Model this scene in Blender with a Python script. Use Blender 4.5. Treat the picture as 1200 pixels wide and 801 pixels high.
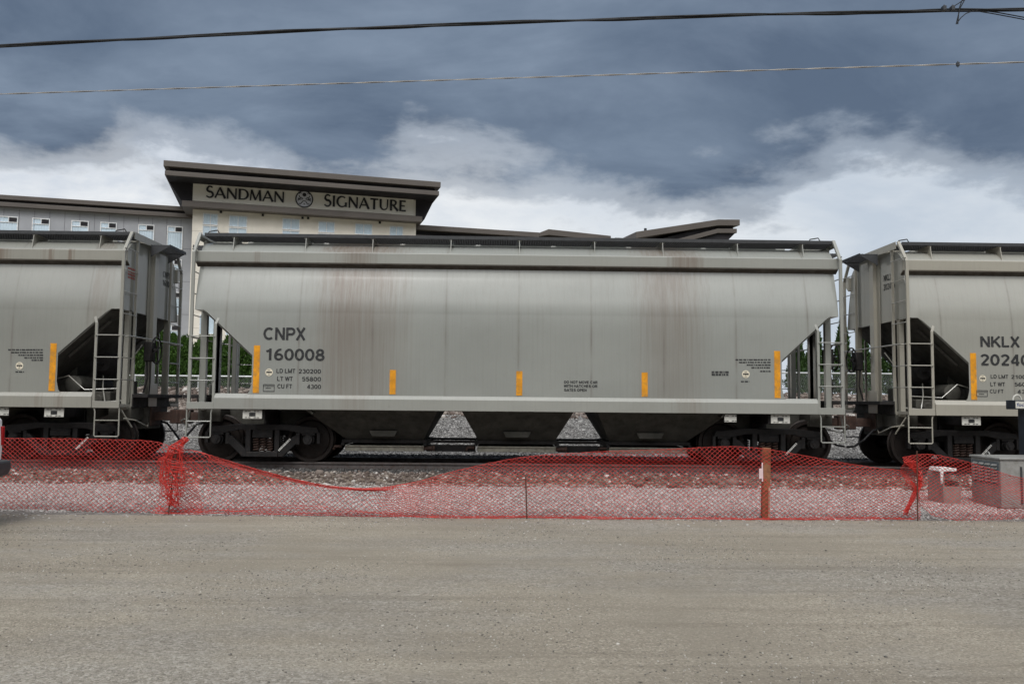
import bpy, bmesh, math, random
import numpy as np
from mathutils import Vector, Matrix

random.seed(7); rng = np.random.default_rng(11)
SC = bpy.context.scene
for o in list(bpy.data.objects): bpy.data.objects.remove(o)
COL = SC.collection
R = math.radians

# ------------------------------------------------------------------ camera
CAM = np.array([0.0, 0.0, 1.6]); F_PX = 1000.0; CX, CY = 600.0, 400.5
_yaw = math.atan(-0.018); _p = math.atan(0.0695); _r = 0.0095
_F = np.array([-math.sin(_yaw)*math.cos(_p), math.cos(_yaw)*math.cos(_p), math.sin(_p)])
_R0 = np.cross(_F, [0, 0, 1]); _R0 /= np.linalg.norm(_R0); _U0 = np.cross(_R0, _F)
_R = _R0*math.cos(_r) + _U0*math.sin(_r); _U = _U0*math.cos(_r) - _R0*math.sin(_r)
cd = bpy.data.cameras.new('camera'); cam = bpy.data.objects.new('camera', cd); COL.objects.link(cam)
cd.sensor_width = 36; cd.lens = 36*F_PX/1200; cd.clip_start = 0.1; cd.clip_end = 3000
cam.matrix_world = Matrix(((_R[0], _U[0], -_F[0], CAM[0]), (_R[1], _U[1], -_F[1], CAM[1]), (_R[2], _U[2], -_F[2], CAM[2]), (0, 0, 0, 1)))
SC.camera = cam
def ray(px, py): return _F + (px-CX)/F_PX*_R - (py-CY)/F_PX*_U
def at(px, py, Y):
    d = ray(px, py); return CAM + d*(Y/d[1])
def atz(px, py, z):
    d = ray(px, py); return CAM + d*((z-1.6)/d[2])

# ------------------------------------------------------------------ node helper
class NT:
    def __init__(s, tree): s.t = tree; s.n = tree.nodes; s.l = tree.links
    def node(s, typ, **kw):
        n = s.n.new(typ)
        for k, v in kw.items(): setattr(n, k, v)
        return n
    def put(s, sock, v):
        if isinstance(v, bpy.types.NodeSocket): s.l.new(v, sock)
        elif v is not None: sock.default_value = v
    def math(s, op, a, b=None, c=None, clamp=False):
        n = s.node('ShaderNodeMath', operation=op, use_clamp=clamp)
        s.put(n.inputs[0], a); s.put(n.inputs[1], b)
        if c is not None: s.put(n.inputs[2], c)
        return n.outputs[0]
    def mix(s, f, a, b, mode='MIX'):
        n = s.node('ShaderNodeMix', data_type='RGBA', blend_type=mode)
        s.put(n.inputs[0], f)
        for i, v in ((6, a), (7, b)):
            if isinstance(v, tuple) and len(v) == 3: v = (*v, 1)
            s.put(n.inputs[i], v)
        return n.outputs[2]
    def ramp(s, f, stops, interp='LINEAR'):
        n = s.node('ShaderNodeValToRGB'); r = n.color_ramp; r.interpolation = interp
        while len(r.elements) < len(stops): r.elements.new(0.5)
        for e, (p, c) in zip(r.elements, stops):
            e.position = p; e.color = (c, c, c, 1) if isinstance(c, (int, float)) else (*c, 1)
        s.put(n.inputs[0], f); return n.outputs[0]
    def noise(s, vec, scale, detail=3, rough=0.55, out=0, dist=0):
        n = s.node('ShaderNodeTexNoise'); s.put(n.inputs['Vector'], vec)
        n.inputs['Scale'].default_value = scale; n.inputs['Detail'].default_value = detail
        n.inputs['Roughness'].default_value = rough; n.inputs['Distortion'].default_value = dist
        return n.outputs[out]
    def voro(s, vec, scale, feature='F1', out=0):
        n = s.node('ShaderNodeTexVoronoi', feature=feature); s.put(n.inputs['Vector'], vec)
        n.inputs['Scale'].default_value = scale; return n.outputs[out]
    def mapping(s, vec, scale=(1, 1, 1), loc=(0, 0, 0), rot=(0, 0, 0)):
        n = s.node('ShaderNodeMapping'); s.put(n.inputs[0], vec)
        n.inputs[1].default_value = loc; n.inputs[2].default_value = rot; n.inputs[3].default_value = scale
        return n.outputs[0]
    def sep(s, v):
        n = s.node('ShaderNodeSeparateXYZ'); s.put(n.inputs[0], v); return n.outputs
    def comb(s, x, y, z):
        n = s.node('ShaderNodeCombineXYZ'); s.put(n.inputs[0], x); s.put(n.inputs[1], y); s.put(n.inputs[2], z); return n.outputs[0]
    def coord(s, which='Object'): return s.node('ShaderNodeTexCoord').outputs[which]
    def bump(s, h, strength=0.3, dist=0.02):
        n = s.node('ShaderNodeBump'); n.inputs['Strength'].default_value = strength; n.inputs['Distance'].default_value = dist
        s.put(n.inputs['Height'], h); return n.outputs[0]

def new_mat(name):
    m = bpy.data.materials.new(name); m.use_nodes = True; t = NT(m.node_tree)
    b = m.node_tree.nodes['Principled BSDF']; return m, t, b
def setb(t, b, col=None, rough=None, metal=None, normal=None, spec=None):
    if isinstance(col, tuple) and len(col) == 3: col = (*col, 1)
    if col is not None: t.put(b.inputs['Base Color'], col)
    if rough is not None: t.put(b.inputs['Roughness'], rough)
    if metal is not None: t.put(b.inputs['Metallic'], metal)
    if spec is not None: t.put(b.inputs['Specular IOR Level'], spec)
    if normal is not None: t.put(b.inputs['Normal'], normal)

def simple(name, col, rough=0.6, metal=0.0, var=0.25, scale=6, dirt=None, bump=0.0, coord='Object', spec=0.4):
    m, t, b = new_mat(name); c = t.coord(coord)
    n = t.noise(c, scale, 5, 0.6)
    k = t.ramp(n, [(0.3, 1-var), (0.7, 1+var*0.5)])
    colr = t.mix(1.0, col, k, 'MULTIPLY')
    if dirt:
        f = t.ramp(t.noise(c, scale*2.3, 6, 0.65), [(0.48, 0.0), (0.68, 0.8)])
        colr = t.mix(f, colr, dirt)
    setb(t, b, colr, t.ramp(n, [(0.3, min(1, rough+0.1)), (0.7, max(0.05, rough-0.1))]), metal, spec=spec)
    if bump: setb(t, b, normal=t.bump(t.noise(c, scale*6, 4), bump, 0.01))
    return m

# ------------------------------------------------------------------ world (sky) and sun
SUN_AZ, SUN_EL = R(192), R(54)        # compass-like: direction towards the sun, measured from +Y clockwise; behind the camera, a little left
w = bpy.data.worlds.new('World'); SC.world = w; w.use_nodes = True
t = NT(w.node_tree); bg = w.node_tree.nodes['Background']
sky = t.node('ShaderNodeTexSky', sky_type='NISHITA'); sky.sun_disc = False
sky.sun_elevation = SUN_EL; sky.sun_rotation = SUN_AZ; sky.air_density = 1.2; sky.dust_density = 2.0
dirv = t.coord('Generated'); X, Y, Z = t.sep(dirv)
az = t.math('ARCTAN2', X, Y)
el = t.math('ARCSINE', t.math('MINIMUM', t.math('MAXIMUM', Z, -1.0), 1.0))
zz = t.math('ADD', t.math('MAXIMUM', Z, 0.0), 0.22)
plane = t.comb(t.math('DIVIDE', X, zz), t.math('DIVIDE', Y, zz), 0.0)          # a cloud deck seen in perspective
azel = t.comb(az, t.math('MULTIPLY', el, 2.1), 0.3)
# lower edge of the dark deck along the horizon in front
def ae(px, py):
    d = ray(px, py); d = d/np.linalg.norm(d); return math.atan2(d[0], d[1]), math.asin(d[2])
edge = [(-1.0, .0), (-.86, .02), (-.72, .17)] + [ae(*q) for q in [(0, 196), (70, 190), (130, 176), (210, 196), (300, 196), (380, 200), (450, 186), (520, 182), (600, 192), (690, 226), (760, 232), (850, 218), (950, 200), (1060, 186), (1130, 188), (1200, 200)]] + [(.70, .17), (.86, .02), (1.0, .0)]
fc = t.node('ShaderNodeFloatCurve'); cv = fc.mapping.curves[0]
def cx01(a): return min(1, max(0, (a+1.0)/2.0))
pts = [(cx01(a), e) for a, e in edge]
cv.points[0].location = pts[0]; cv.points[1].location = pts[-1]
for p_ in pts[1:-1]: cv.points.new(*p_)
fc.mapping.use_clip = True; fc.mapping.update()
t.put(fc.inputs['Value'], t.math('MULTIPLY_ADD', az, 0.5, 0.5, clamp=True))
eb = fc.outputs[0]
n_big = t.noise(azel, 3.2, 7, 0.6, dist=0.4)
n_mid = t.noise(azel, 6.0, 9, 0.58, dist=0.1)
n_pl = t.noise(t.mapping(plane, (0.55, 0.8, 1), (2.3, 1.1, 0)), 2.4, 7, 0.58, dist=0.5)
dlt = t.math('ADD', t.math('SUBTRACT', el, eb), 0.006)
dlt = t.math('ADD', dlt, t.math('MULTIPLY_ADD', n_mid, 0.20, -0.10))
dlt = t.math('ADD', dlt, t.math('MULTIPLY_ADD', n_big, 0.085, -0.0425))
dark = t.ramp(t.math('MULTIPLY_ADD', dlt, 4.0, 0.5, clamp=True), [(0.38, 0.0), (0.50, 0.55), (0.68, 1.0)], 'EASE')
deck = t.mix(t.ramp(n_pl, [(0.38, 0.0), (0.64, 1.0)]), (1.0, 1.38, 2.05), (2.25, 2.85, 3.75))      # slate grey deck
deck = t.mix(t.ramp(n_mid, [(0.40, 0.35), (0.62, 0.0)]), deck, (1.15, 1.6, 2.3))
# thinner layer below the deck: white to the left, pale blue grey to the right
side = t.math('MULTIPLY_ADD', az, 1.6, 0.42, clamp=True)
lowl = t.mix(t.ramp(n_mid, [(0.38, 0.0), (0.58, 1.0)]), (6.8, 7.3, 8.0), (9.6, 9.7, 9.7))
lowr = t.mix(t.ramp(n_big, [(0.35, 0.0), (0.65, 1.0)]), (5.6, 6.3, 7.2), (7.8, 8.2, 8.6))
low = t.mix(side, lowl, lowr)
front = t.mix(dark, low, deck)
# behind the camera the overcast is thinner and brighter
backc = t.mix(t.ramp(n_pl, [(0.35, 0.0), (0.65, 1.0)]), (13.0, 13.6, 14.4), (20.0, 20.0, 19.6))
backc = t.mix(t.ramp(el, [(0.22, 0.0), (0.54, 1.0)], 'EASE'), (1.1, 1.2, 1.25), backc)
bk = t.ramp(t.math('MULTIPLY_ADD', Y, -0.5, 0.5), [(0.34, 0.0), (0.74, 1.0)])
clouds = t.mix(bk, front, backc)
final = t.mix(0.93, sky.outputs[0], clouds)
t.put(bg.inputs['Color'], final); bg.inputs['Strength'].default_value = 0.1
sl = bpy.data.lights.new('sun', 'SUN'); sl.energy = 1.75; sl.angle = R(24); sl.color = (1.0, 0.975, 0.94)
so = bpy.data.objects.new('sun', sl); COL.objects.link(so)
sd = Vector((math.sin(SUN_AZ)*math.cos(SUN_EL), math.cos(SUN_AZ)*math.cos(SUN_EL), math.sin(SUN_EL)))
so.rotation_euler = (-sd).to_track_quat('-Z', 'Y').to_euler(); so.location = (0, 0, 60)
SC.view_settings.view_transform = 'Standard'; SC.view_settings.look = 'None'
SC.view_settings.exposure = 0.0; SC.view_settings.gamma = 1.0; SC.view_settings.use_curve_mapping = False

# ------------------------------------------------------------------ mesh builder
class MB:
    def __init__(s): s.v = []; s.f = []
    def add(s, vs, fs):
        b = len(s.v); s.v += [tuple(float(c) for c in q) for q in vs]; s.f += [tuple(i+b for i in q) for q in fs]
    def box(s, x0, x1, y0, y1, z0, z1):
        if x0 > x1: x0, x1 = x1, x0
        if y0 > y1: y0, y1 = y1, y0
        if z0 > z1: z0, z1 = z1, z0
        s.add([(x0,y0,z0),(x1,y0,z0),(x1,y1,z0),(x0,y1,z0),(x0,y0,z1),(x1,y0,z1),(x1,y1,z1),(x0,y1,z1)],
              [(0,3,2,1),(4,5,6,7),(0,1,5,4),(1,2,6,5),(2,3,7,6),(3,0,4,7)]); return s
    def bar(s, p0, p1, w, h, up=(0, 0, 1)):
        p0 = Vector(p0); p1 = Vector(p1); d = (p1-p0).normalized(); up = Vector(up)
        if abs(d.dot(up)) > 0.98: up = Vector((0, 1, 0))
        a = d.cross(up).normalized(); b = a.cross(d).normalized(); a *= w/2; b *= h/2
        s.add([p0-a-b, p0+a-b, p0+a+b, p0-a+b, p1-a-b, p1+a-b, p1+a+b, p1-a+b],
              [(0,3,2,1),(4,5,6,7),(0,1,5,4),(1,2,6,5),(2,3,7,6),(3,0,4,7)]); return s
    def tube(s, path, r, n=8, caps=True):
        P = [Vector(p) for p in path]; rr = r if isinstance(r, (list, tuple)) else [r]*len(P); rings = []
        ref = None
        for i, p in enumerate(P):
            d = ((P[i+1]-p) if i == 0 else (p-P[i-1]) if i == len(P)-1 else (P[i+1]-P[i-1])).normalized()
            if ref is None: ref = Vector((0, 0, 1)) if abs(d.z) < 0.9 else Vector((0, 1, 0))
            a = d.cross(ref)
            if a.length < 1e-4: a = d.cross(Vector((1, 0, 0)))
            a.normalize(); b = a.cross(d).normalized(); ref = b if abs(b.dot(d)) < .9 else ref
            rings.append([p + (a*math.cos(2*math.pi*k/n) + b*math.sin(2*math.pi*k/n))*rr[i] for k in range(n)])
        vs = [q for rg in rings for q in rg]; fs = []
        for i in range(len(P)-1):
            for k in range(n):
                k2 = (k+1) % n; fs.append((i*n+k, i*n+k2, (i+1)*n+k2, (i+1)*n+k))
        if caps: fs.append(tuple(range(n))[::-1]); fs.append(tuple((len(P)-1)*n+k for k in range(n)))
        s.add(vs, fs); return s
    def cyl(s, p0, p1, r, n=16, r2=None): return s.tube([p0, p1], [r, r if r2 is None else r2], n)
    def prism(s, poly, axis, a0, a1):
        """poly: 2-D outline; axis 'x' -> (y,z), 'y' -> (x,z), 'z' -> (x,y)"""
        def mk(q, a): return {'x': (a, q[0], q[1]), 'y': (q[0], a, q[1]), 'z': (q[0], q[1], a)}[axis]
        n = len(poly); vs = [mk(q, a0) for q in poly] + [mk(q, a1) for q in poly]
        fs = [tuple(range(n))[::-1], tuple(range(n, 2*n))] + [(i, (i+1) % n, n+(i+1) % n, n+i) for i in range(n)]
        s.add(vs, fs); return s
    def loft(s, sections, close=False):
        n = len(sections[0]); vs = [q for sec in sections for q in sec]; fs = []
        for i in range(len(sections)-1):
            for k in range(n if close else n-1):
                k2 = (k+1) % n; fs.append((i*n+k, i*n+k2, (i+1)*n+k2, (i+1)*n+k))
        s.add(vs, fs); return s
    def lathe_y(s, c, prof, n=32):
        """prof: (radius, y offset) pairs about an axis along Y through c"""
        vs = []; fs = []; m = len(prof)
        for k in range(n):
            a = 2*math.pi*k/n
            for rr, yy in prof: vs.append((c[0]+rr*math.cos(a), c[1]+yy, c[2]+rr*math.sin(a)))
        for k in range(n):
            k2 = (k+1) % n
            for i in range(m-1): fs.append((k*m+i, k*m+i+1, k2*m+i+1, k2*m+i))
        s.add(vs, fs); return s
    def build(s, name, mat, parent=None, bevel=0, smooth=0, loc=None, seg=2, fix=True):
        me = bpy.data.meshes.new(name); me.from_pydata(s.v, [], s.f); me.update()
        if fix:
            bm = bmesh.new(); bm.from_mesh(me); bmesh.ops.recalc_face_normals(bm, faces=bm.faces); bm.to_mesh(me); bm.free()
        if smooth:
            me.polygons.foreach_set('use_smooth', [True]*len(me.polygons)); me.set_sharp_from_angle(angle=R(smooth))
        me.materials.append(mat)
        o = bpy.data.objects.new(name, me); COL.objects.link(o)
        if parent: o.parent = parent
        if loc is not None: o.location = loc
        if bevel:
            m = o.modifiers.new('bevel', 'BEVEL'); m.width = bevel; m.segments = seg; m.limit_method = 'ANGLE'; m.angle_limit = R(40)
            m.harden_normals = False
        return o
def quick_mesh(name, verts, faces_flat, nper, mat, parent=None):
    """fast mesh from numpy arrays, all faces with nper corners"""
    me = bpy.data.meshes.new(name); nf = len(faces_flat)//nper
    me.vertices.add(len(verts)); me.vertices.foreach_set('co', np.asarray(verts, np.float32).ravel())
    me.loops.add(len(faces_flat)); me.loops.foreach_set('vertex_index', np.asarray(faces_flat, np.int32))
    me.polygons.add(nf); me.polygons.foreach_set('loop_start', np.arange(0, nf*nper, nper, dtype=np.int32))
    me.update(calc_edges=True); me.validate(); me.materials.append(mat)
    o = bpy.data.objects.new(name, me); COL.objects.link(o)
    if parent: o.parent = parent
    return o
def empty(name, label, cat, loc=(0, 0, 0), rz=0, group=None):
    o = bpy.data.objects.new(name, None); COL.objects.link(o); o.location = loc; o.rotation_euler = (0, 0, rz)
    return tag(o, label, cat, group)
def tag(o, label, cat, group=None, kind=None):
    if label: o['label'] = label
    if cat: o['category'] = cat
    if group: o['group'] = group
    if kind: o['kind'] = kind
    return o
def struct(o, kind='structure'):
    o['kind'] = kind; return o
def copy_tree(o, parent=None):
    c = o.copy(); COL.objects.link(c); c.parent = parent
    for ch in [q for q in bpy.data.objects if q.parent == o]: copy_tree(ch, c)
    return c
def text_mesh(body, size, offset=0.0, spacing=1.0, align='LEFT', extrude=0.0, word=1.0):
    cu = bpy.data.curves.new('t', 'FONT'); cu.body = body; cu.size = size; cu.offset = offset; cu.space_character = spacing
    cu.align_x = align; cu.extrude = extrude; cu.resolution_u = 3; cu.space_word = word
    o = bpy.data.objects.new('t', cu); COL.objects.link(o)
    dg = bpy.context.evaluated_depsgraph_get(); dg.update()
    me = bpy.data.meshes.new_from_object(o.evaluated_get(dg))
    bpy.data.objects.remove(o); bpy.data.curves.remove(cu)
    return me
def put_text(name, body, mat, parent, x0, x1, z0, z1, y, rot=None, offset=0.0, **kw):
    """text fitted to the box x0..x1, z0..z1 on a plane facing -Y (local)"""
    me = text_mesh(body, 1.0, offset, **kw)
    co = np.array([v.co for v in me.vertices]); mn = co.min(0); mx = co.max(0)
    for v in me.vertices:
        a = (v.co.x-mn[0])/(mx[0]-mn[0]); b = (v.co.y-mn[1])/(mx[1]-mn[1])
        v.co = (x0+a*(x1-x0), y - v.co.z, z0+b*(z1-z0))
    me.materials.clear(); me.materials.append(mat)
    o = bpy.data.objects.new(name, me); COL.objects.link(o); o.parent = parent
    return o

# ------------------------------------------------------------------ materials
def paint_mat(name, base, dirt=0.5, seed=0.0, rust_x=((-3.1, 1.3, .72), (-3.5, .5, .35), (3.0, .95, .62)), seams=True):
    m, t, b = new_mat(name); c = t.coord('Object'); x, y, z = t.sep(c)
    big = t.noise(t.mapping(c, (0.35, 1, 0.5), (seed, 0, seed)), 1.6, 5, 0.6)
    streak = t.noise(t.mapping(c, (9, 3, 0.18), (seed*3, 0, 0)), 2.2, 6, 0.68)
    fine = t.noise(t.mapping(c, (30, 10, 0.7), (seed*5, 0, 0)), 2.0, 4, 0.6)
    col = t.mix(1.0, base, t.ramp(big, [(0.3, 0.90), (0.7, 1.04)]), 'MULTIPLY')
    col = t.mix(t.math('MULTIPLY', t.ramp(streak, [(0.50, 0.0), (0.82, 0.28)]), dirt), col, (0.15, 0.138, 0.12))
    col = t.mix(t.math('MULTIPLY', t.ramp(fine, [(0.50, 0.0), (0.78, 0.12)]), dirt), col, (0.12, 0.11, 0.10))
    sp = t.ramp(t.noise(c, 9, 6, 0.7), [(0.62, 0.0), (0.78, 0.35)])
    col = t.mix(t.math('MULTIPLY', sp, dirt), col, (0.16, 0.14, 0.12))
    for (rx, rw, rs) in rust_x:                       # rust and cargo run-off washed down from the hatches
        d = t.math('ABSOLUTE', t.math('SUBTRACT', x, rx+seed*0.31))
        d = t.math('ADD', d, t.math('MULTIPLY_ADD', streak, -0.5, 0.25))
        g = t.ramp(t.math('DIVIDE', d, rw), [(0.15, 1.0), (1.0, 0.0)], 'EASE')
        g = t.math('MULTIPLY', g, t.ramp(streak, [(0.3, 0.35), (0.6, 1.0)]))
        g2 = t.math('MULTIPLY', g, t.ramp(t.math('MULTIPLY_ADD', z, 0.3, -0.4), [(0.0, 0.45), (0.3, 0.55), (0.9, 1.0)]))
        col = t.mix(t.math('MULTIPLY', g2, rs), col, (0.15, 0.105, 0.075))
    low = t.ramp(z, [(0.0, 0.75), (1.0, 0.75)])
    if seams:
        fr = t.math('ABSOLUTE', t.math('SUBTRACT', t.math('FRACT', t.math('DIVIDE', t.math('ADD', x, 50.05+0.715), 1.43)), 0.5))
        wob = t.math('MULTIPLY', fr, 1.43)
        ln = t.ramp(wob, [(0.0, 1.0), (0.012, 0.9), (0.022, 0.2), (0.07, 0.0)])
        ln = t.math('MULTIPLY', ln, t.ramp(t.noise(t.mapping(c, (2, 2, 0.8)), 2.0, 4), [(0.35, 0.10), (0.65, 0.60)]))
        col = t.mix(ln, col, (0.13, 0.11, 0.095))
    b.inputs['Coat Weight'].default_value = 0.8; b.inputs['Coat Roughness'].default_value = 0.13; b.inputs['Coat IOR'].default_value = 1.6
    rr = t.ramp(streak, [(0.3, 0.36), (0.7, 0.52)])
    h = t.noise(t.mapping(c, (0.7, 1, 0.9)), 1.1, 2, 0.5)
    setb(t, b, col, rr, 0.0, t.bump(h, 0.34, 0.05), 0.5)
    return m
P_MAIN = paint_mat('hopper_paint', (0.272, 0.281, 0.259), 0.85)
P_LEFT = paint_mat('hopper_paint_dull', (0.245, 0.248, 0.222), 1.0, 1.7, ((1.2, .4, .45), (5.4, .25, .4)))
P_RIGHT = paint_mat('hopper_paint_warm', (0.30, 0.297, 0.262), 0.75, 3.1, ((2.5, .4, .5),))
T_MAIN = paint_mat('trim_paint', (0.298, 0.302, 0.274), 0.65, 0.4, ((-3.35, .5, .6), (3.2, .45, .7), (-5.3, .1, .4)), False)
T_LEFT = paint_mat('trim_paint_dull', (0.285, 0.277, 0.24), 0.9, 2.2, ((3.2, .3, .8), (4.6, .12, .8), (4.2, .1, .8)), False)
T_RIGHT = paint_mat('trim_paint_warm', (0.36, 0.34, 0.285), 0.6, 4.0, ((2.0, .3, .5),), False)
M_CHORD_SHADE = simple('chord_shade_grime', (0.075, 0.065, 0.054), 0.8, 0.0, 0.4, 4, (0.05, 0.035, 0.025))  # roof chord's shade and grime mixed into one dark colour
M_STEEL = simple('galvanised_grating', (0.05, 0.052, 0.056), 0.6, 0.1, 0.2, 10)
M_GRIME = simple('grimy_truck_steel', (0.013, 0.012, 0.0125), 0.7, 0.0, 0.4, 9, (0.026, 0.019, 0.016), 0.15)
M_WHEEL = simple('brown_wheel_steel', (0.024, 0.017, 0.0145), 0.55, 0.3, 0.35, 7, (0.03, 0.025, 0.022))
M_TREAD = simple('polished_tread', (0.35, 0.34, 0.33), 0.3, 0.9, 0.1)
M_UNDER = simple('shaded_dirty_underside_paint', (0.085, 0.082, 0.07), 0.8, 0.0, 0.35, 3, (0.04, 0.036, 0.03))  # dirt, with the shade under the car also darkened into the paint
M_GATE = simple('gate_beige_paint', (0.42, 0.40, 0.33), 0.6, 0.0, 0.3, 5, (0.22, 0.19, 0.15))
M_BLACK = simple('black_rubber', (0.018, 0.018, 0.02), 0.6)
M_COUP = simple('rusty_coupler', (0.075, 0.042, 0.032), 0.75, 0.0, 0.4, 8, (0.03, 0.025, 0.022), 0.2)
M_LETTER = simple('black_stencil_paint', (0.020, 0.021, 0.024), 0.55, 0.0, 0.5, 14, (0.085, 0.085, 0.078))
M_RED_L = simple('red_stencil_paint', (0.35, 0.06, 0.05), 0.55)
M_WHITE_L = simple('white_stencil_paint', (0.75, 0.74, 0.70), 0.6, 0.0, 0.3, 20)
M_YELLOW = simple('yellow_reflective_tape', (0.74, 0.31, 0.015), 0.45, 0.0, 0.3, 5, (0.36, 0.20, 0.06))
M_CREAM = simple('cream_decal', (0.72, 0.66, 0.52), 0.5, 0.0, 0.15)
M_PLATE = simple('white_placard', (0.60, 0.59, 0.54), 0.5, 0.0, 0.2, 8)
M_TIE = simple('weathered_timber_tie', (0.075, 0.06, 0.05), 0.9, 0.0, 0.5, 5, (0.16, 0.14, 0.12), 0.4)

def ground_mat(name, base, dark, light, pebble=28, bumpk=0.6, streak=True, patch=(0.8, 1.1)):
    m, t, b = new_mat(name); c = t.coord('Object')
    fine = t.voro(c, pebble); finec = t.voro(c, pebble, out=1)
    n1 = t.noise(c, 0.5, 6, 0.62); n2 = t.noise(t.mapping(c, (0.22, 1.6, 1)), 1.0, 6, 0.62)
    n3 = t.noise(c, 60, 4, 0.7)
    col = t.mix(1.0, base, t.ramp(n1, [(0.3, patch[0]), (0.7, patch[1])]), 'MULTIPLY')
    if streak:
        col = t.mix(t.ramp(n2, [(0.42, 0.0), (0.70, 0.55)]), col, dark)
        col = t.mix(t.ramp(n2, [(0.25, 0.45), (0.45, 0.0)]), col, light)
    r_, g_, b_ = t.sep(finec)
    loose = t.ramp(n1, [(0.40, 0.30), (0.62, 1.0)])
    col = t.mix(t.math('MULTIPLY', loose, t.ramp(r_, [(0.0, 0.75), (0.35, 0.0)])), col, tuple(q*0.62 for q in dark))
    col = t.mix(t.math('MULTIPLY', loose, t.ramp(r_, [(0.72, 0.0), (1.0, 0.75)])), col, tuple(min(1, q*1.3) for q in light))
    col = t.mix(t.ramp(n3, [(0.35, 0.35), (0.55, 0.0)]), col, tuple(q*0.8 for q in dark))
    if streak:                                   # patches of loose grey gravel over the packed dirt
        pm = t.ramp(t.noise(t.mapping(c, (0.55, 0.9, 1), (3.7, 1.2, 0)), 0.55, 6, 0.65), [(0.47, 0.0), (0.60, 1.0)])
        g1 = t.voro(c, 48, out=1); r1, g1_, b1 = t.sep(g1)
        gcol = t.ramp(r1, [(0.0, (0.10, 0.097, 0.092)), (0.25, (0.20, 0.192, 0.178)), (0.6, (0.30, 0.285, 0.26)), (0.88, (0.46, 0.44, 0.41))])
        col = t.mix(t.math('MULTIPLY', pm, 0.42), col, gcol)
        st = t.ramp(t.noise(t.mapping(c, (0.16, 2.4, 1), (0, 4, 0), (0, 0, 0.05)), 1.3, 7, 0.7), [(0.52, 0.0), (0.70, 0.6)])
        col = t.mix(st, col, tuple(q*0.78 for q in dark))
    h = t.math('ADD', t.math('MULTIPLY', t.math('SUBTRACT', 1.0, fine), 0.6), n3)
    setb(t, b, col, 0.92, 0, t.bump(h, bumpk, 0.012), 0.2)
    return m
G_LOT = ground_mat('packed_dirt_lot', (0.350, 0.311, 0.249), (0.235, 0.205, 0.163), (0.425, 0.388, 0.32), 75, 0.9, True, (0.80, 1.10))
G_GRAV = ground_mat('gravel_underlay', (0.20, 0.185, 0.17), (0.12, 0.11, 0.10), (0.36, 0.34, 0.32), 22, 0.9, False)
G_BANKD = ground_mat('dirt_shoulder', (0.17, 0.135, 0.105), (0.10, 0.08, 0.065), (0.28, 0.24, 0.20), 16, 0.9, False)
G_BALL = ground_mat('ballast', (0.075, 0.07, 0.068), (0.03, 0.028, 0.027), (0.17, 0.165, 0.16), 20, 1.0, False)
G_BANK = ground_mat('far_gravel_bank', (0.21, 0.20, 0.19), (0.09, 0.085, 0.08), (0.40, 0.39, 0.37), 13, 1.0, False)
G_BROWN = ground_mat('brown_rubble_slope', (0.20, 0.165, 0.14), (0.10, 0.08, 0.07), (0.36, 0.30, 0.26), 5, 1.0, False)
G_FAR = ground_mat('far_dry_ground', (0.20, 0.18, 0.13), (0.12, 0.12, 0.07), (0.28, 0.25, 0.2), 5, 0.4)

def stone_mat(name, stops):
    m, t, b = new_mat(name); g = t.node('ShaderNodeNewGeometry')
    col = t.ramp(g.outputs['Random Per Island'], stops, 'CONSTANT')
    n = t.noise(t.coord('Object'), 40, 4, 0.6)
    col = t.mix(1.0, col, t.ramp(n, [(0.3, 0.8), (0.7, 1.15)]), 'MULTIPLY')
    setb(t, b, col, 0.85, 0, spec=0.25); return m
S_GRAV = stone_mat('gravel_stones', [(0, (0.34, 0.32, 0.305)), (0.2, (0.50, 0.48, 0.465)), (0.36, (0.20, 0.18, 0.17)), (0.5, (0.40, 0.355, 0.34)), (0.66, (0.60, 0.58, 0.565)), (0.78, (0.27, 0.235, 0.22)), (0.9, (0.45, 0.42, 0.38))])
S_DARK = stone_mat('ballast_stones', [(0, (0.07, 0.066, 0.065)), (0.3, (0.10, 0.096, 0.092)), (0.6, (0.045, 0.043, 0.042)), (0.88, (0.24, 0.235, 0.23))])
S_BANK = stone_mat('bank_stones', [(0, (0.16, 0.155, 0.15)), (0.25, (0.36, 0.35, 0.34)), (0.45, (0.23, 0.225, 0.215)), (0.7, (0.09, 0.085, 0.085)), (0.85, (0.50, 0.49, 0.47))])
S_ROCK = stone_mat('rubble_rocks', [(0, (0.13, 0.10, 0.085)), (0.25, (0.19, 0.155, 0.135)), (0.5, (0.09, 0.07, 0.06)), (0.78, (0.28, 0.24, 0.21)), (0.94, (0.48, 0.45, 0.42))])
S_PEB = stone_mat('lot_pebbles', [(0, (0.30, 0.275, 0.24)), (0.25, (0.17, 0.157, 0.138)), (0.45, (0.42, 0.39, 0.345)), (0.72, (0.12, 0.112, 0.10)), (0.84, (0.54, 0.51, 0.46))])

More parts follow.
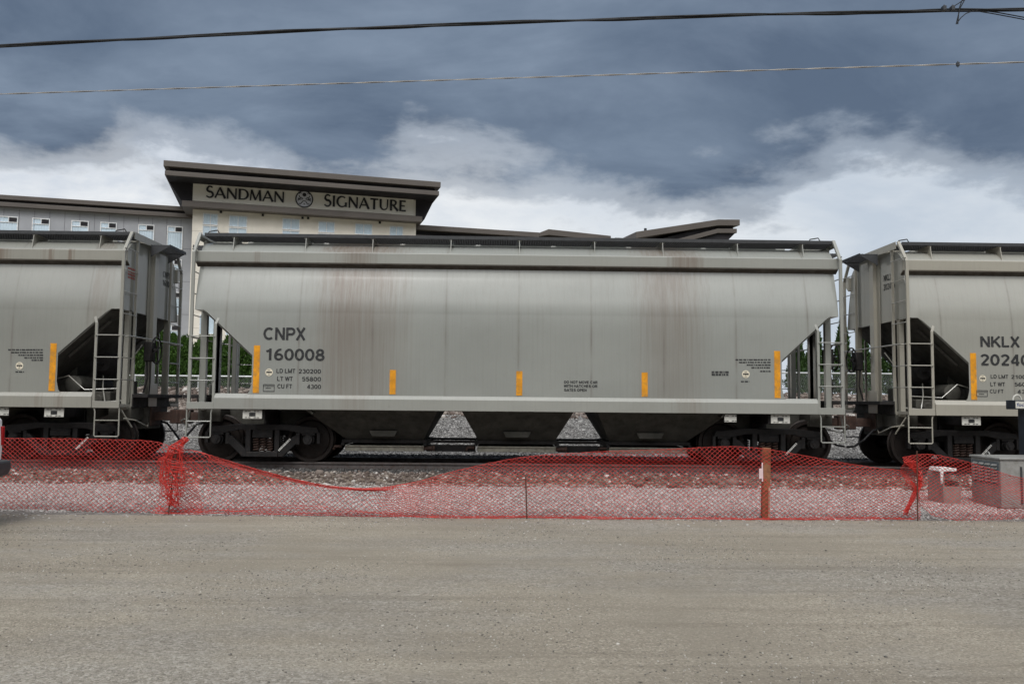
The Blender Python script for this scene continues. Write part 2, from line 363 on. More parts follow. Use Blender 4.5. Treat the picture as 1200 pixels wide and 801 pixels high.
# ------------------------------------------------------------------ terrain
YT = 18.22; RAIL_Z = 0.34                     # track centre line and rail head
def fence_y(x): return 11.86 + 0.0062*(x-1.2)**2 if -14 < x < 16 else 11.86 + 0.0062*15**2
def ground_z(y):
    return float(np.interp(y, [-400, 11.9, 12.6, 15.6, 16.3, 16.75, 19.5, 20.2, 20.9, 22.5, 30.5, 33.0, 900], [0, 0, 0.02, 0.06, 0.17, 0.20, 0.20, 0.33, 0.07, 0.10, 1.50, 2.00, 2.00]))
def strip(name, ys, mat, x0, x1, nx, amp=0.0, zfun=ground_z):
    xs = np.linspace(x0, x1, nx); V = []; Fc = []
    for y in ys:
        for x in xs:
            z = zfun(y)
            if amp: z += amp*(math.sin(x*1.7+y*2.3)+math.sin(x*0.63-y*1.1+1)+0.6*math.sin(x*4.1+y*3.7))/2.6
            V.append((x, y, z))
    for j in range(len(ys)-1):
        for i in range(nx-1): Fc.append((j*nx+i, j*nx+i+1, (j+1)*nx+i+1, (j+1)*nx+i))
    mb = MB(); mb.add(V, Fc); return struct(mb.build(name, mat, fix=False, smooth=60))
strip('parking_lot', [-500, -100, -20, 0] + list(np.linspace(3, 11.5, 24)) + [11.9], G_LOT, -500, 500, 1201, 0.0)
strip('gravel_strip', list(np.linspace(11.9, 15.6, 22)), G_GRAV, -500, 500, 1201, 0.0)
strip('dirt_shoulder', [15.6, 15.8, 16.0, 16.2, 16.4, 16.6], G_BANKD, -500, 500, 1201, 0.0)
strip('ballast', [16.6, 16.75, 17.2, 18.2, 19.2, 19.5, 19.85, 20.2, 20.6, 20.9], G_BALL, -500, 500, 601, 0.0)
strip('far_bank', [20.9, 21.5, 22.5, 23.5, 24.5, 25.5, 26.5, 27.5, 28.4], G_BANK, -500, 500, 601, 0.0)
strip('rubble_slope', [28.4, 29, 29.7, 30.5, 31.3, 32.2, 33.0], G_BROWN, -500, 500, 601, 0.0)
strip('far_ground', [33.0, 60, 120, 300, 900], G_FAR, -900, 900, 40, 0.0)

OCT = np.array([(1,0,0),(-1,0,0),(0,1,0),(0,-1,0),(0,0,1),(0,0,-1)], float)
OCF = np.array([(0,2,4),(2,1,4),(1,3,4),(3,0,4),(2,0,5),(1,2,5),(3,1,5),(0,3,5)])
def _ico():
    bm = bmesh.new(); bmesh.ops.create_icosphere(bm, subdivisions=1, radius=1)
    v = np.array([q.co for q in bm.verts]); f = np.array([[a.index for a in p.verts] for p in bm.faces]); bm.free(); return v, f
ICV, ICF = _ico()
def rocks(name, P, size, mat, flat=0.65, shape='oct', rough=0.35, sink=0.25):
    V0, F0 = (OCT, OCF) if shape == 'oct' else (ICV, ICF)
    n = len(P); k = len(V0)
    v = np.repeat(V0[None], n, 0)*(1+rng.uniform(-rough, rough, (n, k, 1)))
    v *= rng.uniform(0.7, 1.3, (n, 1, 3))
    q = rng.normal(size=(n, 4)); q /= np.linalg.norm(q, axis=1, keepdims=True)
    w_, x_, y_, z_ = q.T
    M = np.stack([np.stack([1-2*(y_*y_+z_*z_), 2*(x_*y_-z_*w_), 2*(x_*z_+y_*w_)], -1), np.stack([2*(x_*y_+z_*w_), 1-2*(x_*x_+z_*z_), 2*(y_*z_-x_*w_)], -1), np.stack([2*(x_*z_-y_*w_), 2*(y_*z_+x_*w_), 1-2*(x_*x_+y_*y_)], -1)], 1)
    v = np.einsum('nij,nkj->nki', M, v)*np.asarray(size)[:, None, None]; v[:, :, 2] *= flat
    v += P[:, None, :]; v[:, :, 2] += (np.asarray(size)*flat*(1-2*sink)*0.6)[:, None]
    f = (F0[None] + (np.arange(n)*k)[:, None, None]).reshape(-1)
    return struct(quick_mesh(name, v.reshape(-1, 3), f, 3, mat), 'stuff')
def scatter(n, x0, x1, y0, y1, s0, s1, xw=None):
    x = rng.uniform(x0, x1, n); y = rng.uniform(y0, y1, n); z = np.interp(y, [-400, 11.9, 12.6, 15.6, 16.3, 16.75, 19.5, 20.2, 20.9, 22.5, 30.5, 33.0, 900], [0, 0, 0.02, 0.06, 0.17, 0.20, 0.20, 0.33, 0.07, 0.10, 1.50, 2.00, 2.00])
    s = s0 + (s1-s0)*rng.power(0.45, n); return np.stack([x, y, z], 1), s
# washed gravel between the fence and the track
P, S = scatter(225000, -15, 16, 11.75, 15.75, 0.009, 0.025)
edge_y = np.array([fence_y(a) for a in P[:, 0]]) + 0.05*np.sin(P[:, 0]*2.1) + rng.normal(0, 0.06, len(P))
k = (P[:, 1] > edge_y-0.02) & (np.abs(P[:, 0]) < P[:, 1]*0.66 + 5); gravel = rocks('washed_gravel', P[k], S[k], S_GRAV)
# rubble along the shoulder
P, S = scatter(12500, -16, 17, 15.45, 16.75, 0.015, 0.05); rocks('shoulder_rubble', P, S, S_ROCK, 0.7, 'ico', 0.25)
P, S = scatter(90, -11.5, 12.5, 15.5, 16.5, 0.05, 0.12); rocks('shoulder_rocks', P, S, S_ROCK, 0.7, 'ico', 0.28)
P, S = scatter(42000, -13, 14, 16.6, 20.8, 0.018, 0.04); rocks('ballast_stones', P, S, S_DARK)
# loose stones on the far bank where it can be seen between and under the cars
P, S = scatter(60000, -16, 17, 20.8, 28.6, 0.018, 0.05); rocks('bank_gravel', P, S, S_BANK)
P, S = scatter(9000, -21, 22, 27.9, 33.0, 0.03, 0.13); rocks('slope_rubble', P, S, S_ROCK, 0.7, 'ico', 0.25)
# pebbles lying on the lot
P, S = scatter(70000, -7.5, 7.5, 4.3, 12.0, 0.003, 0.0105)
P2 = P.copy(); k = (np.sin(P[:, 0]*0.9+P[:, 1]*1.3)+np.sin(P[:, 0]*2.3-P[:, 1]*1.7) + rng.normal(0, .8, len(P))) > 0.7
k &= np.abs(P[:, 0]) < P[:, 1]*0.64+0.5
rocks('loose_pebbles', P[k], S[k], S_PEB, 0.6, 'oct', 0.35, 0.15)
P, S = scatter(5200, -9.5, 9.5, 10.7, 11.95, 0.006, 0.022); k = rng.uniform(0, 1, len(P)) < ((P[:, 1]-10.7)/1.25)**2.2*(0.55+0.45*np.sin(P[:, 0]*1.9+np.sin(P[:, 0]*.7)*2)); rocks('spilled_gravel', P[k], S[k], S_GRAV, 0.6)
P, S = scatter(320, -8, 8, 4.6, 12.0, 0.006, 0.017); rocks('scattered_stones', P, S, S_PEB, 0.55, 'ico', 0.3, 0.2)

# ------------------------------------------------------------------ track
ties = MB()
M_RAIL = simple('rail_steel', (0.16, 0.14, 0.135), 0.55, 0.5, 0.3, 6, (0.10, 0.07, 0.055))
for yy, lab in ((YT-0.7175-0.035, 'rusty steel rail nearest the fence, under the near wheels'), (YT+0.7175+0.035, 'rusty steel rail under the far wheels of the train')):
    pr = [(-.07, 0), (.07, 0), (.07, .012), (.012, .028), (.009, .125), (.036, .135), (.036, .165), (.030, .172), (-.030, .172), (-.036, .165), (-.036, .135), (-.009, .125), (-.012, .028), (-.07, .012)]
    mb = MB(); mb.prism([(yy+a, RAIL_Z-.172+b) for a, b in pr], 'x', -120, 120)
    o = mb.build('rail', M_RAIL); tag(o, lab, 'rail', 'rails of the railway track')
tie_mb = MB(); tie_mb.box(-.115, .115, -1.3, 1.3, -.09, .09)
tie0 = tie_mb.build('railway_tie', M_TIE, bevel=0.012)
xs = np.arange(-16.5, 17.6, 0.53)
for i, x in enumerate(xs):
    o = tie0 if i == 0 else tie0.copy()
    if i: COL.objects.link(o)
    o.location = (x+random.uniform(-.03, .03), YT+random.uniform(-.06, .06), RAIL_Z-.172-.09+random.uniform(-.008, .0)); o.rotation_euler = (0, 0, random.uniform(-.02, .02))
    tag(o, 'weathered dark timber tie laid across the stones under the rails', 'tie', 'timber ties under the railway track')

# ------------------------------------------------------------------ hopper car (local: x along track, -y faces the lot, z from the lot's level)
XE = 6.34
RUNGS = [1.95+0.43*i for i in range(7)]
HID_X = (-5.72, -4.28, -2.94, -1.37, 0.01, 1.53, 2.91, 4.43, 5.76)
def make_car():
    root = empty('hopper_car', None, 'hopper car')
    # --- body
    sec = [(1.52, 1.66), (1.52, 1.75), (1.52, 1.9), (1.52, 2.2), (1.52, 2.45), (1.52, 2.9), (1.515, 3.1), (1.503, 3.27), (1.497, 3.33), (1.497, 3.331),
           (1.46, 3.58), (1.41, 3.80), (1.35, 4.02), (1.285, 4.22), (1.27, 4.50), (1.19, 4.60), (1.06, 4.70), (0.85, 4.765), (0.5, 4.80), (0.0, 4.815)]
    xe = {1.66: 5.29, 1.75: 5.225, 1.9: 5.19, 2.2: 5.19, 2.45: 5.19, 2.9: 5.68, 3.1: 5.90, 3.27: 6.085, 3.33: 6.17}
    rows = [(-y, z) for y, z in sec] + [(y, z) for y, z in sec[::-1][1:]]
    N = 61; b = MB(); grid = []
    for y, z in rows:
        e = xe.get(z, XE); grid.append([(-e+2*e*i/(N-1), y, z) for i in range(N)])
    b.loft(grid)
    endp = [(y, z) for y, z in rows if z >= 3.331]
    for s in (-1, 1):
        b.add([(s*XE, y, z) for y, z in endp], [tuple(range(len(endp)))])
        b.add([(s*XE, -1.49, 3.333), (s*XE, 1.49, 3.333), (s*6.20, 1.49, 3.335), (s*6.20, -1.49, 3.335)], [(0, 1, 2, 3)])
        q = MB(); q.prism([(s*6.19, 3.33), (s*6.17, 3.33), (s*3.98, 1.335), (s*4.0, 1.315)], 'y', -1.508, 1.508)
        sh = q.build('slope_sheet', M_UNDER, root)  # underside shade painted in with the grime, darker than the body
        q = MB(); q.box(s*4.70, s*4.73, -1.40, 1.40, 1.40, 1.95); q.build('bolster_web', M_UNDER, sh)
        for yy in (-0.55, 0.55): q = MB(); q.prism([(s*4.2, 1.40), (s*5.1, 1.40), (s*5.1, 2.22)], 'y', yy-.012, yy+.012); q.build('gusset', M_UNDER, sh)
    body = b.build('body', P_MAIN, root, smooth=28, fix=True)
    q = MB()
    # --- sills and roof chords
    for s in (-1, 1):
        q = MB(); q.prism([(s*1.575, 1.40), (s*1.575, 1.615), (s*1.505, 1.705), (s*1.46, 1.70), (s*1.46, 1.40)], 'x', -5.89, 5.89)
        q.build('side_sill', T_MAIN, root, bevel=0.008)
        q = MB(); q.prism([(s*1.262, 4.53), (s*1.385, 4.515), (s*1.40, 4.495), (s*1.40, 4.302), (s*1.385, 4.288), (s*1.275, 4.222), (s*1.262, 4.222)], 'x', -6.40, 6.40)
        rc_ = q.build('roof_chord', T_MAIN, root, bevel=0.006)
        q = MB(); q.prism([(s*1.386, 4.283), (s*1.392, 4.289), (s*1.392, 4.276), (s*1.282, 4.210), (s*1.276, 4.218)], 'x', -6.39, 6.39); q.build('chord_shade_strip', M_CHORD_SHADE, rc_)  # added dark strip: painted shadow stripe under the chord, with grime
    # --- running boards
    for s in (-1, 1):
        g = MB(); y0, y1 = s*1.17, s*0.62
        for yy in np.linspace(y0, y1, 7): g.box(-6.31, 6.42, yy-.005, yy+.005, 4.835, 4.90)
        for x in np.arange(-6.28, 6.40, 0.05): g.box(x-.008, x+.008, min(y0, y1)+.004, max(y0, y1)-.004, 4.84, 4.897)
        rb = g.build('running_board', M_STEEL, root, fix=False)
        e = MB(); e.box(-6.31, 6.42, s*1.176, s*1.184, 4.845, 4.912); e.box(-6.31, 6.42, s*.606, s*.614, 4.845, 4.91)
        e.build('board_edge', M_STEEL, rb)
        for x in HID_X:
            g = MB(); pl = [(s*1.17, 4.84), (s*1.235, 4.545), (s*1.20, 4.54), (s*1.06, 4.70), (s*0.85, 4.765), (s*0.66, 4.79), (s*0.66, 4.84)]
            g.prism(pl, 'x', x-.006, x+.006); g.box(x-.045, x+.045, s*.66, s*1.16, 4.826, 4.838)
            g.build('board_bracket', T_MAIN, rb)
    for s in (-1, 1):
        g = MB(); x0 = s*6.40
        g.box(x0-.03, x0+.03, -1.17, 1.17, 4.83, 4.855); g.box(x0+s*.024, x0+s*.032, -1.17, 1.17, 4.77, 4.915)
        for yy in np.arange(-.55, .56, .07): g.box(s*5.85, s*6.36, yy-.006, yy+.006, 4.864, 4.90)
        for xx in np.linspace(5.87, 6.34, 5): g.box(s*xx-.005, s*xx+.005, -.6, .6, 4.868, 4.896)
        eb = g.build('end_board', T_MAIN, root)
        g = MB(); px0, px1 = s*6.44, s*6.82; z = 4.80
        for yy in np.linspace(-.35, .55, 12): g.box(px0, px1, yy-.005, yy+.005, z-.03, z)
        for xx in np.linspace(px0, px1, 7): g.box(xx-.004, xx+.004, -.36, .56, z-.034, z+.004)
        g.prism([(px0, z-.03), (px1, z-.03), (px0, z-.25)], 'y', -.37, -.358); g.prism([(px0, z-.03), (px1, z-.03), (px0, z-.25)], 'y', .56, .572)
        g.box(px1-.006, px1+.006, -.37, .57, z-.05, z+.012); g.build('end_step', M_STEEL, root)
        g = MB(); hx = s*6.13
        g.tube([(hx-.18, -1.0, 4.9), (hx-.15, -1.0, 4.97), (hx+.02, -1.0, 5.0), (hx+.06, -1.0, 4.93), (hx+.10, -1.0, 4.9)], .012, 6)
        g.build('roof_grab', M_GRIME, root)
    # hatch trough on the roof
    g = MB(); g.box(-5.7, 5.7, -.30, .30, 4.78, 4.90)
    for i in range(7): g.box(-5.6+1.6*i, -5.6+1.6*i+1.5, -.34, .34, 4.90, 4.925)
    g.build('hatch_cover', P_MAIN, root, bevel=.01)
    # --- end framing, ladders, steps
    for s in (-1, 1):
        g = MB(); g.box(s*6.345, s*6.43, -.10, .10, 1.36, 4.72); g.box(s*6.345, s*6.36, -.24, .24, 1.36, 4.70); g.box(s*6.43, s*6.445, -.22, .22, 1.36, 1.9)
        g.build('centre_post', T_MAIN, root, bevel=.006)
        for yy in (-1.0, 1.0):
            g = MB(); g.box(s*6.24, s*6.34, yy-.055, yy+.055, 1.36, 3.36); g.build('support_post', T_MAIN, root, bevel=.006)
        g = MB(); g.box(s*5.95, s*6.40, -.95, .95, 1.14, 1.40); g.build('end_sill', M_UNDER, root, bevel=.01)
        g = MB(); g.box(s*3.9, s*6.50, -.33, .33, .96, 1.42); g.build('draft_sill', M_UNDER, root, bevel=.01)
        g = MB(); g.box(s*6.405, s*6.72, -.95, .95, 1.60, 1.675); g.box(s*6.405, s*6.43, -.95, .95, 1.40, 1.60); g.build('end_platform', M_GRIME, root, bevel=.01)
        g = MB()
        g.tube([(s*6.46, -1.50, 2.79), (s*6.50, -1.44, 2.81), (s*6.50, 1.44, 2.81), (s*6.46, 1.50, 2.79)], .014, 6)
        for yy in (-.9, .9): g.cyl((s*6.36, yy, 2.81), (s*6.50, yy, 2.81), .014, 6)
        g.build('end_handrail', T_MAIN, root)
        g = MB(); g.box(s*6.50, s*6.86, -.085, .085, 1.13, 1.31); g.prism([(s*6.86, -.12), (s*7.03, -.19), (s*7.10, -.13), (s*7.02, -.02), (s*7.02, .05), (s*7.08, .13), (s*7.0, .21), (s*6.86, .14)], 'z', 1.07, 1.36)
        g.box(s*6.47, s*6.53, -.26, .26, 1.02, 1.42)
        cp = g.build('coupler', M_COUP, root, bevel=.015)
        g = MB(); yb = s*.38
        g.tube([(s*6.42, yb, 1.12), (s*6.62, yb, 1.06), (s*6.80, yb*.9, .86), (s*6.95, yb*.6, .72), (s*7.06, yb*.25, .70)], .024, 8); g.build('air_hose', M_BLACK, cp)
        g = MB(); g.tube([(s*6.45, -.2, 1.10), (s*6.66, -.75, 1.02), (s*6.62, -1.25, 1.16), (s*6.48, -1.46, 1.2)], .013, 6); g.build('uncoupling_lever', T_MAIN, root)
        for c in (-1, 1):
            y = c*1.525
            g = MB(); g.bar((s*6.385, y, 1.42), (s*6.385, y, 4.47), .06, .05, (0, 1, 0)); g.bar((s*6.385, y, 4.46), (s*6.385, c*1.19, 4.905), .06, .045, (0, 1, 0))
            g.bar((s*6.385, c*.90, 1.42), (s*6.385, c*.90, 4.80), .05, .05, (0, 1, 0)); g.box(s*6.34, s*6.385, c*.86, c*.94, 1.40, 1.46)
            el_ = g.build('end_ladder', T_MAIN, root, bevel=.004)
            for z in RUNGS:
                g = MB(); g.tube([(s*6.40, y, z), (s*6.425, y-c*.03, z), (s*6.425, c*.93, z), (s*6.40, c*.90, z)], .011, 6)
                g.build('rung', T_MAIN, el_)
            g = MB(); g.bar((s*5.915, y, 1.44), (s*5.915, y, 3.06), .05, .03, (0, 1, 0)); g.bar((s*5.915, y, 3.05), (s*5.86, c*1.49, 3.19), .05, .03, (0, 1, 0))
            g.box(s*5.895, s*6.42, c*1.06, c*1.55, 1.415, 1.475); g.box(s*5.895, s*6.42, c*1.535, c*1.555, 1.40, 1.53)
            sl_ = g.build('side_ladder', T_MAIN, root, bevel=.004)
            for z in RUNGS[:3]:
                g = MB(); g.tube([(s*6.385, y+c*.02, z), (s*6.36, y+c*.045, z), (s*5.94, y+c*.045, z), (s*5.915, y+c*.02, z)], .011, 6)
                g.build('rung', T_MAIN, sl_)
            g = MB(); g.tube([(s*6.415, y, 1.41), (s*6.42, y, .87), (s*6.40, y, .85), (s*5.97, y, .85), (s*5.95, y, .87), (s*5.95, y, 1.32), (s*5.93, y, 1.41)], .014, 7)
            g.cyl((s*6.418, y, 1.16), (s*5.95, y, 1.16), .012, 7); g.build('sill_step', T_MAIN, root)
            g = MB(); g.bar((s*6.40, c*1.40, 1.36), (s*6.53, c*1.2, 1.02), .03, .02); g.build('step_brace', T_MAIN, root)
    # --- hoppers under the sill
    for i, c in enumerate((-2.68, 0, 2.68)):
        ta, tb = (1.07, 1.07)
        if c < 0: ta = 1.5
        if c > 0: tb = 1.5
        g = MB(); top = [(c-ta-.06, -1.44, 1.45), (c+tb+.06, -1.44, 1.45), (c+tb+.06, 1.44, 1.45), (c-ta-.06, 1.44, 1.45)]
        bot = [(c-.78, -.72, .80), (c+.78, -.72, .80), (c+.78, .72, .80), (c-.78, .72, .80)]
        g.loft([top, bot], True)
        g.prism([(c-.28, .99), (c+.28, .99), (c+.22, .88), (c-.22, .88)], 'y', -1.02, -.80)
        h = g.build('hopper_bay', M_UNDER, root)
        g = MB(); g.box(c-.86, c+.86, -.80, .80, .735, .80); g.box(c-.86, c-.80, -.9, .9, .69, .735); g.box(c+.80, c+.86, -.9, .9, .69, .735)
        g.build('outlet_flange', M_GRIME, h)
        g = MB(); g.box(c-.80, c+.80, -.76, .76, .57, .685); g.box(c-.80, c+.80, -.79, -.765, .655, .685)
        g.build('outlet_gate', M_GATE, h, bevel=.01)
        g = MB(); g.tube([(c-.86, -.80, .66), (c-1.0, -.80, .66), (c-1.02, -.78, .60)], .03, 8); g.build('gate_lock', M_COUP, h)
        g = MB(); g.tube([(c+.80, -.80, .64), (c+.97, -.80, .64), (c+.98, -.80, .64), (c+1.02, -.80, .64)], [.045, .045, .06, .06], 8); g.build('gate_capstan', M_COUP, h)
    for c in (-1.34, 1.34):
        for bx_ in ((c-.62, c+.62, -.74, -.52, .745, .79), (c-.50, c+.50, -.72, -.50, .57, .70), (c-.62, c+.62, .52, .74, .745, .79)):
            g = MB(); g.box(*bx_); g.build('outlet_tie', M_GRIME, root, bevel=.008)
    # crossridge plates closing the hopper tops, leaving the daylight gaps below
    # --- trucks
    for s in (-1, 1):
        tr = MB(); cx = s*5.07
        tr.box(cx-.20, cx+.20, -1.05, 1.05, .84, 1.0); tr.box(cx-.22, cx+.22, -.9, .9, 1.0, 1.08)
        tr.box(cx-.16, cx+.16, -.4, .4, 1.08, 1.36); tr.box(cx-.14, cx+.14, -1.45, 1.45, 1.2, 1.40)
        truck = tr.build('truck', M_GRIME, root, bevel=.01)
        for c in (-1, 1):
            y0, y1 = c*.925, c*1.06
            g = MB()
            g.prism([(cx-1.12, .93), (cx-1.07, 1.04), (cx-.52, 1.10), (cx+.52, 1.10), (cx+1.07, 1.04), (cx+1.12, .93), (cx+.74, .925), (cx+.46, .985), (cx-.46, .985), (cx-.74, .925)], 'y', y0, y1)
            for k in (-1, 1):
                g.box(cx+k*1.075, cx+k*1.14, y0, y1, .72, .94); g.box(cx+k*.66, cx+k*.735, y0, y1, .70, .93)
                g.prism([(cx+k*.735, .78), (cx+k*.735, .91), (cx+k*.60, .86), (cx+k*.30, .565), (cx+k*.30, .455), (cx+k*.40, .455)], 'y', y0+c*.01, y1-c*.01)
                g.box(cx+k*.235, cx+k*.335, y0, y1, .55, .99)
            g.box(cx-.31, cx+.31, y0-c*.02, y1+c*.02, .455, .555)
            g.prism([(cx-.20, .83), (cx+.20, .83), (cx+.20, .94), (cx-.20, .94)], 'y', y0, y1+c*.015)
            g.build('side_frame', M_GRIME, truck, bevel=.012)
            g = MB()
            for k in (-.135, 0, .135):
                n = 56; g.tube([(cx+k+.056*math.cos(a), (y0+y1)/2+.056*math.sin(a), .56+.265*i/n) for i, a in enumerate(np.linspace(0, 2*math.pi*5.2, n+1))], .0135, 6)
            g.build('bolster_spring', M_COUP, truck, smooth=60)
            for k in (-1, 1):
                ax = cx+k*.905; g = MB()
                prof = [(.0, -.12), (.085, -.12), (.085, .03), (.155, .035), (.36, .005), (.385, .05), (.395, .068), (.457, .068), (.460, -.045), (.482, -.058), (.484, -.075), (.40, -.072), (.38, -.03), (.15, -.05), (.15, -.12)]
                g.lathe_y((ax, c*.7175+c*.01, .34+.459), [(r_, o_*c) for r_, o_ in prof], 48); g.build('wheel', M_WHEEL, truck, smooth=35)
                g = MB(); g.cyl((ax, c*.84, .80), (ax, c*1.02, .80), .115, 20); g.cyl((ax, c*1.02, .80), (ax, c*1.115, .80), .10, 20, .09); g.cyl((ax, c*1.115, .80), (ax, c*1.13, .80), .045, 10)
                for q in range(3): a = q*2.094+.5; g.cyl((ax+.06*math.cos(a), c*1.11, .80+.06*math.sin(a)), (ax+.06*math.cos(a), c*1.132, .80+.06*math.sin(a)), .016, 6)
                g.box(ax-.13, ax+.13, c*.93, c*1.05, .89, .935); g.build('bearing_cap', M_GRIME, truck, smooth=35)
        for k in (-1, 1):
            ax = cx+k*.905; g = MB(); g.cyl((ax, -.7, .80), (ax, .7, .80), .085, 14); g.build('axle', M_GRIME, truck, smooth=40)
            g = MB(); g.box(ax-k*.50-.06, ax-k*.50+.06, -.75, .75, .70, .84); g.build('brake_beam', M_GRIME, truck)
        # stencil on the frame's diagonal strut, facing the lot
        g = MB(); g.bar((cx+.31, -1.075, .615), (cx+.55, -1.075, .865), .004, .055, (0, 0, 1)); st_ = g
        dv = Vector((.24, 0, .25)).normalized(); up = Vector((-dv.z, 0, dv.x)); o = Vector((cx+.33, -1.0655, .58)); mk = MB()
        for i in range(11):
            a = o + dv*(.03*i); wd = .018+.006*((i*7) % 3)/2; mk.add([a-up*.020, a+dv*wd-up*.020, a+dv*wd+up*.020, a+up*.020], [(0, 1, 2, 3)])
        mk.build('frame_stencil', M_WHITE_L, truck, fix=False)
        # placard below the sill
        for (xa, xb, za, zb, wn) in ((cx-.275 if s < 0 else cx-.10, cx+.10 if s < 0 else cx+.275, 1.215, 1.39, True), (cx-.9*s-.12, cx-.9*s+.12, 1.235, 1.385, False)):
            if s < 0 and not wn: continue
            g = MB(); g.box(xa, xb, -1.505, -1.49, za, zb); pk = g.build('placard', M_PLATE, root, bevel=.006)
            xm = (xa+xb)/2; g = MB()
            if wn: g.box(xm-.06, xm+.06, -1.511, -1.506, za+.05, zb-.055)
            for r_ in (za+.025, zb-.03):
                for q in (-.12, -.06, .05, .11): g.box(xm+q-.022, xm+q+.022, -1.510, -1.506, r_-.006, r_+.006)
            g.build('placard_marks', M_LETTER, pk)
    # --- yellow reflective strips
    for c in (-1, 1):
        for x in (-5.10, -2.45, .02, 2.48, 5.10):
            z1 = 2.64 if abs(x) > 5 else 2.19
            g = MB(); g.add([(x-.06, c*1.5245, 1.715), (x+.06, c*1.5245, 1.715), (x+.06, c*1.5245, z1), (x-.06, c*1.5245, z1)], [(0, 1, 2, 3)])
            g.build('reflective_strip', M_YELLOW, root, fix=False)
    # --- hand brake on the +x end
    brake(root, 1, -.45)
    return root
def brake(root, s, y):
    g = MB(); g.box(s*6.45, s*6.60, y-.14, y+.14, 2.35, 2.75); g.cyl((s*6.60, y, 2.58), (s*6.68, y, 2.58), .045, 12)
    bx = g.build('brake_housing', M_GRIME, root, bevel=.02)
    g = MB(); n = 28
    g.tube([(s*6.66, y+.27*math.cos(a), 2.58+.27*math.sin(a)) for a in np.linspace(0, 2*math.pi, n+1)], .016, 6, False)
    for k in range(4):
        a = k*math.pi/2+.4; g.cyl((s*6.66, y+.04*math.cos(a), 2.58+.04*math.sin(a)), (s*6.66, y+.27*math.cos(a), 2.58+.27*math.sin(a)), .012, 6)
    g.build('brake_wheel', M_GRIME, bx)
    g = MB(); g.tube([(s*6.52, y+.05, 2.36), (s*6.53, y+.05, 1.9), (s*6.50, y+.1, 1.68)], .014, 6); g.tube([(s*6.5, y-.08, 2.36), (s*6.56, y-.16, 2.0), (s*6.5, y-.2, 1.7)], .02, 6); g.build('brake_chain', M_GRIME, bx)
def brake_gear(root, s):
    g = MB(); g.cyl((s*5.30, -1.10, 1.86), (s*5.30, .3, 1.86), .17, 20); g.cyl((s*5.30, -1.13, 1.86), (s*5.30, -1.10, 1.86), .12, 20, .17)
    g.build('air_reservoir', M_UNDER, root, smooth=40)
    g = MB(); g.cyl((s*5.66, -.55, 2.28), (s*5.66, .25, 2.28), .24, 20); g.cyl((s*5.66, -.66, 2.28), (s*5.66, -.55, 2.28), .15, 20, .24); g.cyl((s*5.66, -1.0, 2.28), (s*5.66, -.66, 2.28), .03, 8)
    g.build('brake_cylinder', M_GRIME, root, smooth=40)
    g = MB(); g.box(s*5.5, s*5.95, -.9, -.5, 1.42, 1.72); g.box(s*5.75, s*6.1, -.35, .05, 1.42, 1.95); g.cyl((s*5.72, -.95, 1.56), (s*5.72, -.9, 1.56), .10, 14)
    g.build('control_valve', M_UNDER, root, bevel=.03)
    g = MB()
    g.tube([(s*5.3, -1.0, 1.7), (s*5.5, -1.1, 1.52), (s*5.9, -1.2, 1.5), (s*6.3, -1.0, 1.55)], .016, 6); g.tube([(s*5.66, -.6, 2.05), (s*5.8, -.9, 1.8), (s*5.9, -1.0, 1.5)], .013, 6)
    g.tube([(s*5.0, -1.2, 1.95), (s*5.3, -1.28, 2.02), (s*5.6, -1.25, 1.75), (s*6.25, -1.2, 1.78)], .012, 6); g.tube([(s*6.2, -.6, 1.5), (s*6.25, -.65, 2.4), (s*6.3, -.3, 2.7)], .014, 6)
    g.build('brake_pipe', T_LEFT, root, smooth=40)
    for yy in (-1.2, .9): g = MB(); g.bar((s*5.25, yy, 2.4), (s*6.05, yy, 3.12), .05, .05); g.build('slope_stiffener', M_UNDER, root)

XC = 0.43; XL = -13.70; XR = 14.53
main = make_car(); main.location = (XC, YT, 0)
main['label'] = 'grey covered hopper car marked CNPX 160008, standing whole between the two others'
left = copy_tree(main); left.location = (XL, YT, 0); left['label'] = 'dull grey covered hopper car marked CNPX 160073, cut off at the left edge'
right = copy_tree(main); right.location = (XR, YT, 0); right['label'] = 'warm grey covered hopper car marked NKLX 202406, cut off by the right edge'
for o in (main, left, right): o['group'] = 'hopper cars coupled in the train'
def retint(root, table):
    for o in [q for q in bpy.data.objects if q.parent == root] + [q for q in bpy.data.objects if q.parent and q.parent.parent == root]:
        for sl_ in o.material_slots:
            if sl_.material in table:
                m_ = table[sl_.material]; sl_.link = 'OBJECT'; sl_.material = m_
retint(left, {P_MAIN: P_LEFT, T_MAIN: T_LEFT}); retint(right, {P_MAIN: P_RIGHT, T_MAIN: T_RIGHT})
for (root, s, yb) in ((left, 1, None), (right, -1, .55)):
    brake_gear(root, s)
    if yb is not None: brake(root, s, yb)

